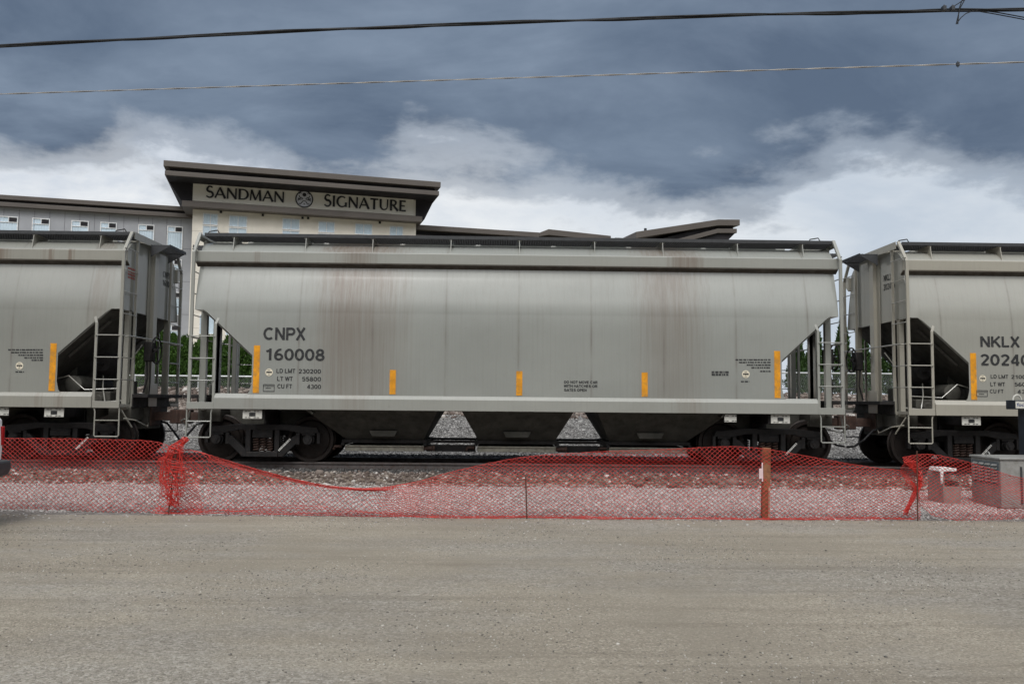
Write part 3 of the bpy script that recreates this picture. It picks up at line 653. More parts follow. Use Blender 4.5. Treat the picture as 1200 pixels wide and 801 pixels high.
YS = YT-1.5255                                   # plane of the side lettering
def cbox(root, x0, x1, y0, y1):
    a = at(x0, (y0+y1)/2, YS); b = at(x1, (y0+y1)/2, YS); c = at((x0+x1)/2, y0, YS); d = at((x0+x1)/2, y1, YS)
    return a[0]-root.location.x, b[0]-root.location.x, d[2], c[2]
def _arc(cx, cy, rx, ry, a0, a1, n=9): return [(cx+rx*math.cos(R(a)), cy+ry*math.sin(R(a))) for a in np.linspace(a0, a1, n)]
_O = _arc(.36, .5, .28, .42, 0, 360, 25)
STROKE = {   # plain grotesque capitals and figures: strokes in a box 1 high, then the width
 'A': ([[(.06, 0), (.36, 1)], [(.36, 1), (.66, 0)], [(.17, .30), (.55, .30)]], .72), 'C': ([_arc(.42, .5, .34, .42, 48, 312, 19)], .80),
 'D': ([[(.08, .08), (.08, .92)], [(.08, .92), (.34, .92)]+_arc(.36, .5, .30, .42, 90, -90, 13)+[(.08, .08)]], .74), 'E': ([[(.08, .0), (.08, 1)], [(.08, .92), (.56, .92)], [(.08, .52), (.52, .52)], [(.08, .08), (.58, .08)]], .64),
 'F': ([[(.08, .0), (.08, 1)], [(.08, .92), (.56, .92)], [(.08, .50), (.50, .50)]], .60), 'G': ([_arc(.42, .5, .34, .42, 48, 350, 19), [(.42, .46), (.80, .46)], [(.76, .46), (.76, .04)]], .86),
 'H': ([[(.08, 0), (.08, 1)], [(.62, 0), (.62, 1)], [(.08, .53), (.62, .53)]], .72), 'I': ([[(.10, 0), (.10, 1)]], .22), 'K': ([[(.08, 0), (.08, 1)], [(.64, 1), (.10, .38)], [(.28, .56), (.68, 0)]], .72),
 'L': ([[(.08, 0), (.08, 1)], [(.08, .08), (.56, .08)]], .60), 'M': ([[(.08, 0), (.08, 1)], [(.08, .97), (.42, .05)], [(.42, .05), (.76, .97)], [(.76, 0), (.76, 1)]], .86), 'N': ([[(.08, 0), (.08, 1)], [(.09, .96), (.63, .04)], [(.64, 0), (.64, 1)]], .74),
 'O': ([_arc(.42, .5, .34, .42, 0, 360, 25)], .86), 'P': ([[(.08, 0), (.08, 1)], [(.08, .92), (.38, .92)]+_arc(.40, .69, .20, .23, 90, -90, 11)+[(.08, .46)]], .68),
 'R': ([[(.08, 0), (.08, 1)], [(.08, .92), (.38, .92)]+_arc(.40, .70, .20, .22, 90, -90, 11)+[(.08, .48)], [(.38, .48), (.62, 0)]], .70), 'S': ([_arc(.36, .715, .25, .205, 25, 250, 12)+_arc(.35, .285, .27, .215, 70, -155, 12)], .70),
 'T': ([[(0, .92), (.62, .92)], [(.31, 0), (.31, .92)]], .64), 'U': ([[(.08, 1), (.08, .36)]+_arc(.36, .34, .28, .27, 180, 360, 11)+[(.64, 1)]], .74), 'V': ([[(.04, 1), (.34, .02)], [(.34, .02), (.64, 1)]], .68),
 'W': ([[(.03, 1), (.24, .03)], [(.24, .03), (.46, .97)], [(.46, .97), (.68, .03)], [(.68, .03), (.89, 1)]], .92), 'X': ([[(.05, 1), (.62, 0)], [(.61, 1), (.04, 0)]], .68),
 '0': ([_arc(.31, .5, .25, .42, 0, 360, 25)], .64), '1': ([[(.40, 0), (.40, 1)], [(.40, .86), (.12, .74)]], .60), '2': ([_arc(.31, .70, .23, .22, 165, -20, 12)+[(.10, .08)], [(.06, .08), (.58, .08)]], .64), '3': ([_arc(.29, .70, .22, .22, 150, -85, 11), _arc(.29, .28, .25, .21, 85, -155, 11)], .62),
 '4': ([[(.44, 0), (.44, 1)], [(.42, .96), (.05, .30)], [(.03, .26), (.60, .26)]], .64), '5': ([[(.52, .92), (.14, .92), (.10, .50)], [(.10, .50)]+_arc(.30, .33, .25, .26, 120, -150, 13)], .62), '6': ([_arc(.31, .30, .24, .22, 0, 360, 19), _arc(.44, .34, .37, .58, 180, 82, 9)], .64),
 '7': ([[(.05, .92), (.56, .92), (.22, 0)]], .60), '8': ([_arc(.31, .72, .20, .20, 0, 360, 17), _arc(.31, .28, .24, .21, 0, 360, 17)], .64), '9': ([_arc(.31, .70, .24, .22, 0, 360, 19), _arc(.18, .66, .37, .58, 0, -98, 9)], .64)}
def stroke_ribbon(mb, path, w_, tf):
    n = len(path); closed = n > 3 and math.hypot(path[0][0]-path[-1][0], path[0][1]-path[-1][1]) < 1e-6; V_ = []
    for i, p in enumerate(path):
        a = path[i-1] if i else (path[-2] if closed else path[0]); b = path[i+1] if i < n-1 else (path[1] if closed else path[-1])
        dx, dy = b[0]-a[0], b[1]-a[1]; l = math.hypot(dx, dy) or 1; nx, ny = -dy/l*w_/2, dx/l*w_/2
        V_ += [tf((p[0]+nx, p[1]+ny)), tf((p[0]-nx, p[1]-ny))]
    mb.add(V_, [(2*i, 2*i+1, 2*i+3, 2*i+2) for i in range(n-1)])
def stroke_text(body, x0, x1, z0, z1, y, wt=.16, gap=.09):
    adv = [(.34 if c == ' ' else STROKE[c][1]+gap) for c in body]; tot = sum(adv)-gap; sx = (x1-x0)/tot; x = 0; mb = MB(); k = 0
    for c, a in zip(body, adv):
        if c != ' ':
            for path in STROKE[c][0]:
                yy = y - .0004*(k % 3); k += 1
                stroke_ribbon(mb, path, wt, lambda p, x=x, yy=yy: (x0+(x+p[0])*sx, yy, z0+p[1]*(z1-z0)))
        x += a
    return mb
def side_text(root, body, x0, x1, y0, y1, name='lettering', mat=None, off=0.012):
    bx = cbox(root, x0, x1, y0, y1); big = (y1-y0) > 9
    return stroke_text(body, *bx, YS-YT, 0.18 if big else (.17 if y1-y0 > 4 else .20)).build(name, mat or M_LETTER, root, fix=False)
def side_rect(mb, root, x0, x1, y0, y1, dy=0.0):
    a, b, c, d = cbox(root, x0, x1, y0, y1); y = YS-YT-dy; mb.add([(a, y, c), (b, y, c), (b, y, d), (a, y, d)], [(0, 1, 2, 3)])
def tiny_lines(root, rows, mat=M_LETTER, h=1.5):
    """rows of stencilling too small to read: broken dashes"""
    mb = MB(); rr = random.Random(5)
    for x0, x1, y in rows:
        x = x0
        while x < x1:
            wd = rr.uniform(1.2, 4.5); side_rect(mb, root, x, min(x1, x+wd), y-h/2, y+h/2); x += wd + rr.uniform(.5, 1.1)
    return mb.build('small_stencil', mat, root, fix=False)
def disc(root, px, py, r):
    c = at(px, py, YS); rr = r*.0167; x = c[0]-root.location.x; z = c[2]; y = YS-YT
    mb = MB(); mb.add([(x+rr*math.cos(a), y, z+rr*math.sin(a)) for a in np.linspace(0, 2*math.pi, 25)[:-1]], [tuple(range(24))])
    d = mb.build('round_decal', M_CREAM, root, fix=False)
    m = MB(); y -= .002
    for (a, b, w_, h_) in ((-.5, .02, .22, .20), (.5, .02, .22, .20), (0, .12, .3, .12), (0, -.1, .16, .16), (0, .62, .3, .05), (0, -.62, .25, .05), (-.33, .62, .06, .05)):
        m.add([(x+rr*(a-w_), y, z+rr*(b-h_)), (x+rr*(a+w_), y, z+rr*(b-h_)), (x+rr*(a+w_), y, z+rr*(b+h_)), (x+rr*(a-w_), y, z+rr*(b+h_))], [(0, 1, 2, 3)]); y -= .0006
    m.build('decal_mark', M_LETTER, d, fix=False)
def frame_box(root, x0, x1, y0, y1):
    mb = MB()
    for q in ((x0, x1, y0, y0+.8), (x0, x1, y1-.7, y1), (x0, x1, y0+2.0, y0+2.6)): side_rect(mb, root, *q)
    for q in ((x0, x0+.6, y0+.8, y0+2.0), (x1-.6, x1, y0+.8, y0+2.0), (x0, x0+.6, y0+2.6, y1-.7), (x1-.6, x1, y0+2.6, y1-.7), (x0+3, x1-4, y0+4.2, y0+4.9)): side_rect(mb, root, *q)
    mb.build('stencil_box', M_LETTER, root, fix=False)
side_text(main, 'CNPX', 308.8, 357.8, 383.6, 398.2, off=.022); side_text(main, '160008', 310, 380.5, 408.4, 422.2, off=.022)
side_text(main, 'LD LMT', 324, 346, 431.8, 436.8); side_text(main, '230200', 350, 376.2, 432.3, 437.3)
side_text(main, 'LT WT', 324.8, 343, 441, 446); side_text(main, '55800', 354, 376.2, 441.4, 446.4)
side_text(main, 'CU FT', 325, 342.2, 449.8, 454.8); side_text(main, '4300', 360, 376.2, 450.3, 455.3)
disc(main, 315.3, 436, 4.4); frame_box(main, 308.2, 321.6, 450, 458.6)
side_text(main, 'DO NOT MOVE CAR', 661, 700.2, 446, 449, off=.008); side_text(main, 'WITH HATCHES OR', 661, 700, 450.6, 453.6, off=.008); side_text(main, 'GATES OPEN', 661, 687.5, 455.2, 458.2, off=.008)
tiny_lines(main, [(834, 854, 435.8), (834, 853.6, 438.8)], h=2.2); disc(main, 874, 438.2, 4.6); tiny_lines(main, [(868.5, 878, 446.8)])
tiny_lines(main, [(862, 903, 421.3), (866, 903, 424.4), (875, 903, 427.5), (880.5, 903, 430.6), (891, 903, 434.8)])
tiny_lines(left, [(9.5, 50, 409.6), (13, 50, 412.8), (21.5, 50.5, 415.9), (28.5, 51, 419), (37, 51, 421.8)]); disc(left, 22.8, 428.4, 4.4); tiny_lines(left, [(18, 28, 435.5)])
side_text(right, 'NKLX', 1149, 1194.8, 394, 406.5, off=.022); side_text(right, '202406', 1149, 1219, 415, 428.2, off=.022)
side_text(right, 'LD LMT', 1161, 1181.6, 438.8, 443.2); side_text(right, '210000', 1185, 1211, 439.2, 443.6)
side_text(right, 'LT WT', 1160.6, 1177.8, 447.6, 452.2); side_text(right, '56000', 1189, 1211, 447.8, 452.4)
side_text(right, 'CU FT', 1160, 1176, 456, 460.4); side_text(right, '4300', 1192.5, 1211, 456.4, 460.8)
disc(right, 1151.6, 443.2, 4.1); frame_box(right, 1144.2, 1157.4, 457, 464.6)
def end_text(root, s, body, y0, y1, z0, z1):
    mb = stroke_text(body, 0, abs(y1-y0), z0, z1, 0); mb.v = [(s*(XE+.004)-s*v[1], (y0+v[0]) if s > 0 else (y1-v[0]), v[2]) for v in mb.v]
    mb.build('end_lettering', M_LETTER, root, fix=False)
end_text(left, 1, 'CNPX', .55, .98, 4.26, 4.39); end_text(left, 1, '160073', .55, 1.12, 4.07, 4.20)
end_text(right, -1, 'NKLX', -.78, -.42, 4.20, 4.33); end_text(right, -1, '202406', -.92, -.40, 4.01, 4.14)
mb = MB()
for i, z in enumerate((4.16, 4.10, 4.04, 3.98)):
    for q in range(5): mb.add([(XE+.004, -1.22+.07*q, z), (XE+.004, -1.22+.07*q+.05, z), (XE+.004, -1.22+.07*q+.05, z+.035), (XE+.004, -1.22+.07*q, z+.035)], [(0, 1, 2, 3)])
mb.build('red_stencil', M_RED_L, left, fix=False)

# ------------------------------------------------------------------ red mesh fence
M_NET = simple('red_plastic_mesh', (0.55, 0.038, 0.028), 0.38, 0.0, 0.25, 5)
M_REBAR = simple('rusty_rebar', (0.11, 0.05, 0.035), 0.8, 0.2, 0.3, 20)
M_WOOD = simple('stained_timber_stake', (0.26, 0.115, 0.055), 0.8, 0.0, 0.4, 8, (0.12, 0.05, 0.03), 0.4)
M_WOOD2 = simple('pale_timber_lath', (0.45, 0.30, 0.22), 0.8, 0.0, 0.3, 12)
def curve_px(pts, xs, fy):
    """height of a curve seen at the given photo points, sampled at x positions on the fence line"""
    X_ = []; Z_ = []
    for px, py in pts:
        Y_ = 12.0
        for _ in range(4): q = at(px, py, Y_); Y_ = fy(q[0])
        q = at(px, py, Y_); X_.append(q[0]); Z_.append(q[2])
    return np.interp(xs, X_, Z_)
def net(name, label, top, bot, fy, x0, x1, seed, wid=0.005, dx=0.037, rows=34, rope=None, hem=True):
    r_ = np.random.default_rng(seed); nc = int((x1-x0)/dx); nr = rows
    U_, V_ = np.meshgrid(np.arange(nc+1), np.arange(nr+1), indexing='ij')
    xs = x0 + dx*U_[:, 0]
    zt = curve_px(top, xs, fy); zb = curve_px(bot, xs, fy)
    k = np.hanning(27)[1:-1]; k /= k.sum(); zt = np.convolve(np.pad(zt, 12, 'edge'), k, 'valid')
    v = V_/nr; h = (zt-zb)[:, None]
    slack = np.clip((1.02-h)/1.02, 0, 1) * (np.clip((rope-xs)/.5, 0, 1)[:, None] if rope is not None else 1)                       # how far the net has sagged
    vv = v.copy()
    if rope is not None:                                        # slack gathers into a rope at the top edge
        a = np.clip(slack*1.1, 0, .62); lim = 1-a
        vv = np.where(v < lim, v/np.maximum(lim, .01)*(1-.10*(slack > .2)), 1-.10*(slack > .2)*(1-(v-lim)/np.maximum(a, .01)))
        lowrow = np.clip((v-lim)/np.maximum(a, .01), 0, 1)
    X_ = xs[:, None] + 0*v + 0.012*np.sin(v*7+xs[:, None]*1.3)
    Z_ = zb[:, None] + h*vv
    Y_ = np.array([fy(a) for a in xs])[:, None] + 0.05*np.sin(xs[:, None]*0.9+seed)*np.sin(v*3.1) + 0.03*np.sin(xs[:, None]*2.7+v*5) + slack*0.10*np.sin(v*9+xs[:, None]*1.7)
    P_ = np.stack([X_, Y_, Z_], -1) + r_.normal(0, .0022, (nc+1, nr+1, 3))
    A = []; B = []
    for i in range(nc):
        for j in range(nr):
            if (i+j) % 2 == 0: A.append(P_[i, j]); B.append(P_[i+1, j+1])
            else: A.append(P_[i+1, j]); B.append(P_[i, j+1])
    if hem:
        for j in (0, nr):
            for i in range(nc): A.append(P_[i, j]); B.append(P_[i+1, j])
    if rope is None: A = np.array(A); B = np.array(B); n = len(A)
    if rope is not None:                                        # slack of the lower hem trailing along the ground
        for q_ in range(5):
            oz = r_.uniform(.0, .05); oy = r_.uniform(-.10, .0); ph = r_.uniform(0, 6)
            hx_ = np.arange(0, nc, 3)
            hp_ = np.stack([xs[hx_], P_[hx_, 0, 1]+oy+.03*np.sin(xs[hx_]*3+ph), np.maximum(.012, zb[hx_])+oz*(1+np.sin(xs[hx_]*1.7+ph))*np.clip(1.3-.35*(xs[hx_]+2.5), .3, 1.6)+r_.normal(0, .004, len(hx_))], -1)
            for i in range(len(hp_)-1): A.append(hp_[i]); B.append(hp_[i+1])
        A = np.array(A); B = np.array(B); n = len(A)
    d = B-A; d /= np.linalg.norm(d, axis=1, keepdims=True)+1e-9
    nrm = np.tile(np.array([0, 1., 0]), (n, 1)); s = np.cross(d, nrm); s /= np.linalg.norm(s, axis=1, keepdims=True)+1e-9
    tw = r_.normal(0, .35, n)[:, None]; s2 = s*np.cos(tw)+nrm*np.sin(tw); n2 = nrm*np.cos(tw)-s*np.sin(tw)
    w_ = (wid*r_.uniform(.75, 1.25, n))[:, None]/2; t_ = .0022
    q = np.stack([A-s2*w_-n2*t_, A+s2*w_-n2*t_, A+s2*w_+n2*t_, A-s2*w_+n2*t_, B-s2*w_-n2*t_, B+s2*w_-n2*t_, B+s2*w_+n2*t_, B-s2*w_+n2*t_], 1)
    f = np.array([(0,1,5,4),(1,2,6,5),(2,3,7,6),(3,0,4,7)])
    o = quick_mesh(name, q.reshape(-1, 3), (f[None]+8*np.arange(n)[:, None, None]).reshape(-1), 4, M_NET)
    return tag(o, label, 'mesh fence', 'red mesh fencing along the gravel')
FY = fence_y
def xfence(px, py):
    Y_ = 12.0
    for _ in range(4): Y_ = FY(at(px, py, Y_)[0])
    return at(px, py, Y_)[0]
net('mesh_fence', 'tight red plastic mesh fence behind the pickup, left of the leaning rusty bar', [(-200, 511), (0, 513), (100, 514), (185, 516), (204, 520), (216, 535), (238, 552)], [(-200, 597), (0, 599), (200, 603), (240, 602)], lambda x: FY(x)+.03, -12.0, xfence(238, 560), 3)
net('mesh_fence', 'long sagging red plastic mesh fence between the two leaning bars, past the timber stake',
    [(184, 545), (194, 530), (204, 521), (225, 527), (275, 543), (329, 557), (371, 566), (417, 572), (458, 571), (490, 564), (520, 555), (550, 547), (580, 540.5), (617, 534), (700, 529), (783, 526), (858, 522.5), (897, 525), (950, 535), (992, 543), (1033, 549), (1054, 551), (1078, 553)],
    [(184, 600), (204, 601), (260, 603.5), (350, 605), (442, 609), (525, 606.5), (575, 606), (617, 609), (700, 609.5), (895, 610.5), (1078, 609)], FY, xfence(184, 560), xfence(1078, 560), 5, rope=xfence(478, 575))
net('mesh_fence', 'red plastic mesh fence swooping down in front of the grey louvred cabinet', [(1056, 541), (1064, 534), (1071, 529), (1092, 531.5), (1115, 536), (1137, 541.5), (1165, 550), (1200, 562), (1290, 560), (1500, 545)], [(1056, 566), (1066, 572), (1076, 590), (1090, 603), (1120, 609), (1200, 610), (1290, 610)], lambda x: FY(x)-.05, xfence(1056, 560), 13.0, 8)
# gathered bunches tied to the two leaning bars
def bunch(label, pts, seed, nst=26):
    r_ = random.Random(seed); mb = MB(); P_ = [at(px, py, FY(at(px, py, 12)[0])-.09) for px, py, wd in pts]; W_ = [wd for *_, wd in pts]
    for k in range(nst):
        ph = r_.uniform(0, 6.28); rr = r_.uniform(.25, 1); path = []
        for i, (p, wd) in enumerate(zip(P_, W_)):
            a = ph + i*r_.uniform(.3, .9); path.append((p[0]+wd*rr*math.cos(a), p[1]+.45*wd*rr*math.sin(a)+r_.uniform(-.01, .01), p[2]+r_.uniform(-.03, .03)))
        mb.tube(path, .0045, 4)
    for i in range(len(P_)-1):
        for k in range(10):
            f = r_.random(); c = P_[i]*(1-f)+P_[i+1]*f; wd = W_[i]*(1-f)+W_[i+1]*f; y = c[1]-.02*r_.random()
            mb.tube([(c[0]-wd*r_.uniform(.5, 1), y, c[2]+r_.uniform(-.05, .05)), (c[0], y-.02, c[2]+r_.uniform(-.02, .02)), (c[0]+wd*r_.uniform(.5, 1), y, c[2]+r_.uniform(-.05, .05))], .004, 4)
    o = mb.build('mesh_bundle', M_NET); return tag(o, label, 'mesh bundle', 'gathered ends of the red mesh')
bunch('red mesh gathered in a loose bundle on the leaning bar near the pickup', [(219, 514, .04), (207, 524, .10), (203, 540, .17), (203, 560, .22), (204, 578, .18), (203, 592, .10)], 4, 22)
bunch('red mesh twisted into a narrow bundle and tail on the bar near the cabinet', [(1066, 540, .12), (1076, 553, .05), (1079, 565, .05), (1070, 583, .05), (1061, 601, .06)], 6, 18)
def rebar(label, p0, p1, dy):
    a = at(*p0, FY(at(*p0, 12)[0])+dy); b = at(*p1, FY(at(*p1, 12)[0])+dy); b[2] = min(b[2], -.03)
    mb = MB(); n = 40; mb.tube([a+(b-a)*i/n for i in range(n+1)], [.0085+.0015*(i % 2) for i in range(n+1)], 7)
    tag(mb.build('rebar_stake', M_REBAR), label, 'stake', 'thin steel stakes holding the red mesh')
rebar('thin rusty bar leaning right under the loose red bundle, left end of the fence', (207, 522), (197, 602), -.10)
rebar('thin straight rusty bar holding the fence in front of the right hopper gap', (616, 558), (617.5, 610), -.06)
rebar('thin rusty bar holding the twisted red bundle beside the cabinet', (1074.5, 528), (1075.5, 608), -.12)
c = at(898, 606, FY(at(898, 606, 12)[0])+.10); rt = empty('timber_stake', 'brown square timber stake standing behind the red mesh, its tag pale', 'stake', (c[0], c[1], 0), 0)
g = MB(); g.bar((-.02, 0, -.1), (.012, 0, .985), .105, .09, (0, 1, 0)); g.build('post', M_WOOD, rt, bevel=.006)
g = MB(); g.bar((.02, -.055, 0), (.03, -.055, .44), .022, .012, (0, 1, 0)); g.build('lath', M_WOOD2, rt)
g = MB(); g.box(-.115, -.06, -.07, -.06, .56, .70); g.box(-.08, -.062, -.074, -.071, .52, .78); g.build('paper_tag', simple('pale_pink_tag', (.72, .55, .56), .7), rt)

# ------------------------------------------------------------------ grey cabinet, dark pedestal and low open box at the right
M_CAB = simple('grey_cabinet_paint', (0.30, 0.30, 0.285), 0.5, 0.1, 0.3, 4, (0.20, 0.19, 0.17))
M_LOUV = simple('slate_louvre_paint', (0.115, 0.135, 0.15), 0.5, 0.1, 0.2, 8)
M_DKBLUE = simple('dark_blue_grey_steel', (0.035, 0.042, 0.055), 0.4, 0.2, 0.3, 5)
c0 = at(1174, 597, 13.05); x0 = c0[0]
rt = empty('utility_cabinet', 'grey louvred steel cabinet with lifting eyes standing on the gravel behind the fence', 'cabinet', (x0, 13.05, .01))
zt = at(1174, 538, 13.05)[2]
g = MB(); g.box(0, 1.25, 0, .82, .03, zt-.02); g.build('cabinet_body', M_CAB, rt, bevel=.012)
g = MB(); g.box(-.02, 1.27, -.02, .84, zt-.02, zt+.015); g.build('cabinet_lid', M_CAB, rt, bevel=.01)
g = MB(); g.box(-.012, -.002, .04, .78, zt-.40, zt-.06); lv = g.build('louvre_panel', M_LOUV, rt, bevel=.004)
for k in range(4):
    g = MB(); y0_ = .075+.175*k
    for q in range(6): z_ = zt-.36+.05*q; g.prism([(-.012, z_), (-.035, z_-.006), (-.012, z_+.024)], 'y', y0_, y0_+.13)
    g.build('louvre', M_CAB, lv)
for (xx, yy) in ((.03, .38), (.72, .05)):
    g = MB(); g.tube([(xx, yy+.05*math.cos(a), zt+.015+.07*math.sin(a)) for a in np.linspace(0, math.pi, 10)], .010, 6); g.build('lifting_eye', M_CAB, rt)
g = MB(); g.box(.30, .33, -.012, -.004, .10, zt-.12); g.box(.40, .44, -.03, -.004, .38, .46); g.build('door_latch', M_STEEL, rt)
p = at(1193, 500, 14.13); rt = empty('equipment_pedestal', 'dark blue-grey steel pedestal with an overhanging labelled head, behind the cabinet at the right edge', 'pedestal', (p[0], 13.95, .02))
za = at(1193, 481, 13.95)[2]; zb = at(1193, 470, 13.95)[2]; hx = at(1178.5, 475, 14.17)[0]-p[0]
g = MB(); g.box(0, .75, 0, .18, 0, za); g.build('column', M_DKBLUE, rt, bevel=.012)
g = MB(); g.box(hx, .95, -.06, .22, za+.002, zb); hd = g.build('head', M_DKBLUE, rt, bevel=.012)
g = MB(); lx = at(1190, 475, 13.89)[0]-p[0]; g.box(lx, lx+.26, -.068, -.062, za+.02, zb-.02); pl = g.build('label_plate', M_PLATE, rt)
put_text('label_lettering', 'focus', simple('dark_blue_ink', (.03, .05, .16), .5), pl, lx+.02, lx+.22, za+.05, zb-.045, -.0695, offset=.02)
g = MB(); q = at(1198, 465, 13.89)[0]-p[0]; g.tube([(q+.07*math.cos(a), .08, zb+.085*math.sin(a)) for a in np.linspace(0, math.pi, 12)], .014, 6); g.build('lifting_ring', M_PLATE, rt)
p = at(1128, 585, 13.3); rt = empty('open_box', 'low dark open box with a white rim on the rubble left of the cabinet', 'box', (p[0], 13.6, .04))
M_DKBR = simple('dark_brown_board', (.27, .24, .22), .8)
zt2 = at(1120, 552, 13.6)[2]-.04
g = MB(); g.box(-.14, .14, 0, .5, 0, .02); g.box(-.14, -.12, 0, .5, .02, zt2-.03); g.box(.12, .14, 0, .5, .02, zt2-.16); g.box(-.12, .12, .48, .5, .02, zt2-.06); g.box(-.12, .12, 0, .02, .02, zt2-.24); g.build('box_shell', M_DKBR, rt, bevel=.004)
g = MB(); g.prism([(-.22, zt2), (.06, zt2+.005), (.06, zt2+.05), (-.20, zt2+.06)], 'y', -.04, .30); g.prism([(-.20, zt2), (-.15, zt2), (-.17, zt2-.19), (-.19, zt2-.19)], 'y', -.04, -.01); g.build('box_rim', simple('white_board', (.72, .72, .70), .6), rt, bevel=.004)

# ------------------------------------------------------------------ white pickup at the left edge (rear towards the right)
M_TRUCKW = simple('white_car_paint', (0.72, 0.73, 0.74), 0.22, 0.0, 0.05, 2, spec=.6)
M_GLASS = simple('dark_tinted_glass', (0.012, 0.014, 0.016), 0.08, 0.0, 0.05, spec=.7)
M_TAIL = simple('red_tail_lens', (0.40, 0.012, 0.015), 0.15, 0.0, 0.1, spec=.6)
M_BUMP = simple('dark_grey_bumper', (0.045, 0.05, 0.058), 0.4, 0.1, 0.15)
M_TYRE = simple('tyre_rubber', (0.02, 0.02, 0.02), 0.85)
M_RIM = simple('alloy_rim', (0.45, 0.45, 0.46), 0.3, 0.8, 0.1)
e = at(4.6, 520, 11.1); rt = empty('pickup_truck', 'white pickup truck parked on the lot, its tail and dark bumper at the left edge', 'pickup truck', (e[0]-.02, 11.1-1.62, 0))
def side_poly(mb, pts, y0, y1): mb.prism(pts, 'y', y0, y1)
W2 = 1.62
g = MB(); side_poly(g, [(0, .66), (.01, 1.02), (-.01, 1.30), (-.05, 1.345), (-1.95, 1.345), (-1.95, .62), (-1.70, .60), (-1.60, .86), (-1.30, 1.0), (-.98, .98), (-.72, .80), (-.66, .60), (-.30, .58)], 0, .10)
side_poly(g, [(0, .66), (.01, 1.02), (-.01, 1.30), (-.05, 1.345), (-1.95, 1.345), (-1.95, .62), (-1.70, .60), (-1.60, .86), (-1.30, 1.0), (-.98, .98), (-.72, .80), (-.66, .60), (-.30, .58)], W2-.10, W2)
g.box(-1.95, -.02, .10, W2-.10, .72, .80); g.box(-1.95, -1.88, .10, W2-.10, .80, 1.36); g.build('cargo_bed', M_TRUCKW, rt, bevel=.025, seg=3)
g = MB(); g.box(-.06, .012, .12, W2-.12, .72, 1.33); tg = g.build('tailgate', M_TRUCKW, rt, bevel=.02)
g = MB(); g.box(.012, .03, .72, .92, 1.18, 1.25); g.build('gate_handle', M_BUMP, tg)
g = MB(); side_poly(g, [(-1.97, .62), (-1.97, 1.36), (-2.08, 1.78), (-2.28, 1.85), (-3.45, 1.84), (-4.15, 1.30), (-5.35, 1.14), (-5.48, .95), (-5.50, .60), (-5.15, .56), (-5.05, .82), (-4.75, 1.0), (-4.40, .98), (-4.15, .78), (-4.08, .54), (-2.2, .54)], .02, W2-.02); g.build('cab', M_TRUCKW, rt, bevel=.05, seg=3)
for yy in (.012, W2-.012):
    for pts in ([(-2.14, 1.36), (-2.20, 1.74), (-2.82, 1.76), (-2.82, 1.34)], [(-2.92, 1.34), (-2.92, 1.76), (-3.42, 1.76), (-3.92, 1.33)]):
        g = MB(); side_poly(g, pts, yy-.006, yy+.006); g.build('side_window', M_GLASS, rt)
g = MB(); g.add([(-1.985, .18, 1.42), (-1.985, W2-.18, 1.42), (-2.075, W2-.24, 1.74), (-2.075, .24, 1.74)], [(0, 1, 2, 3)]); g.build('rear_window', M_GLASS, rt)
g = MB(); g.add([(-3.50, .16, 1.82), (-3.50, W2-.16, 1.82), (-4.13, W2-.1, 1.33), (-4.13, .1, 1.33)], [(0, 1, 2, 3)]); ws = g.build('windscreen', M_GLASS, rt); ws.location = (-.02, 0, .02)
for yy in (0, W2):
    g = MB(); s_ = 1 if yy == 0 else -1; g.box(-.03, .022, yy-s_*.006, yy+s_*.05, .98, 1.22); g.build('tail_light', M_TAIL, rt, bevel=.008)
g = MB(); g.prism([(-.30, .60), (.0, .58), (.085, .61), (.11, .69), (.105, .785), (.0, .80), (-.30, .78)], 'y', -.04, W2+.04); g.build('rear_bumper', M_BUMP, rt, bevel=.025, seg=3)
g = MB(); g.prism([(-5.42, .52), (-5.62, .56), (-5.64, .76), (-5.42, .80)], 'y', -.02, W2+.02); g.build('front_bumper', M_BUMP, rt, bevel=.03)
for xx in (-1.17, -4.60):
    for yy, s_ in ((.10, 1), (W2-.10, -1)):
        g = MB(); g.lathe_y((xx, yy, .375), [(.22, -.10*s_), (.34, -.11*s_), (.375, -.08*s_), (.375, .10*s_), (.34, .12*s_), (.22, .11*s_)], 32); wh = g.build('wheel', M_TYRE, rt, smooth=40)
        g = MB(); g.lathe_y((xx, yy, .375), [(.0, -.085*s_), (.05, -.09*s_), (.06, -.06*s_), (.17, -.05*s_), (.20, -.095*s_), (.22, -.10*s_)], 24); g.build('rim', M_RIM, wh, smooth=40)

# ------------------------------------------------------------------ overhead wires
M_CABLE = simple('black_cable', (0.008, 0.009, 0.011), 0.6, 0.0, 0.2, 3)
M_WIRE = simple('bare_twisted_wire', (0.38, 0.36, 0.33), 0.4, 0.6, 0.3, 3)
def wire_path(pts, Y0, Y1, n=300, ext=6):
    """span between two supports out of frame: heights through three seen points, sagging"""
    P_ = [at(px, py, Y0+(Y1-Y0)*px/1200) for px, py in pts]
    xs_ = np.array([p[0] for p in P_]); co = np.polyfit(xs_, [p[2] for p in P_], 2); cy_ = np.polyfit(xs_, [p[1] for p in P_], 1)
    X_ = np.linspace(xs_[0]-ext, xs_[-1]+ext, n); return np.stack([X_, np.polyval(cy_, X_), np.polyval(co, X_)], -1)
pa = wire_path([(0, 54), (600, 27), (1200, 11)], 10.6, 9.6)
rt = empty('overhead_cable', 'thick black bundled overhead cable crossing the top of the sky', 'cable', tuple(pa[150]))
off = np.array(pa[150])
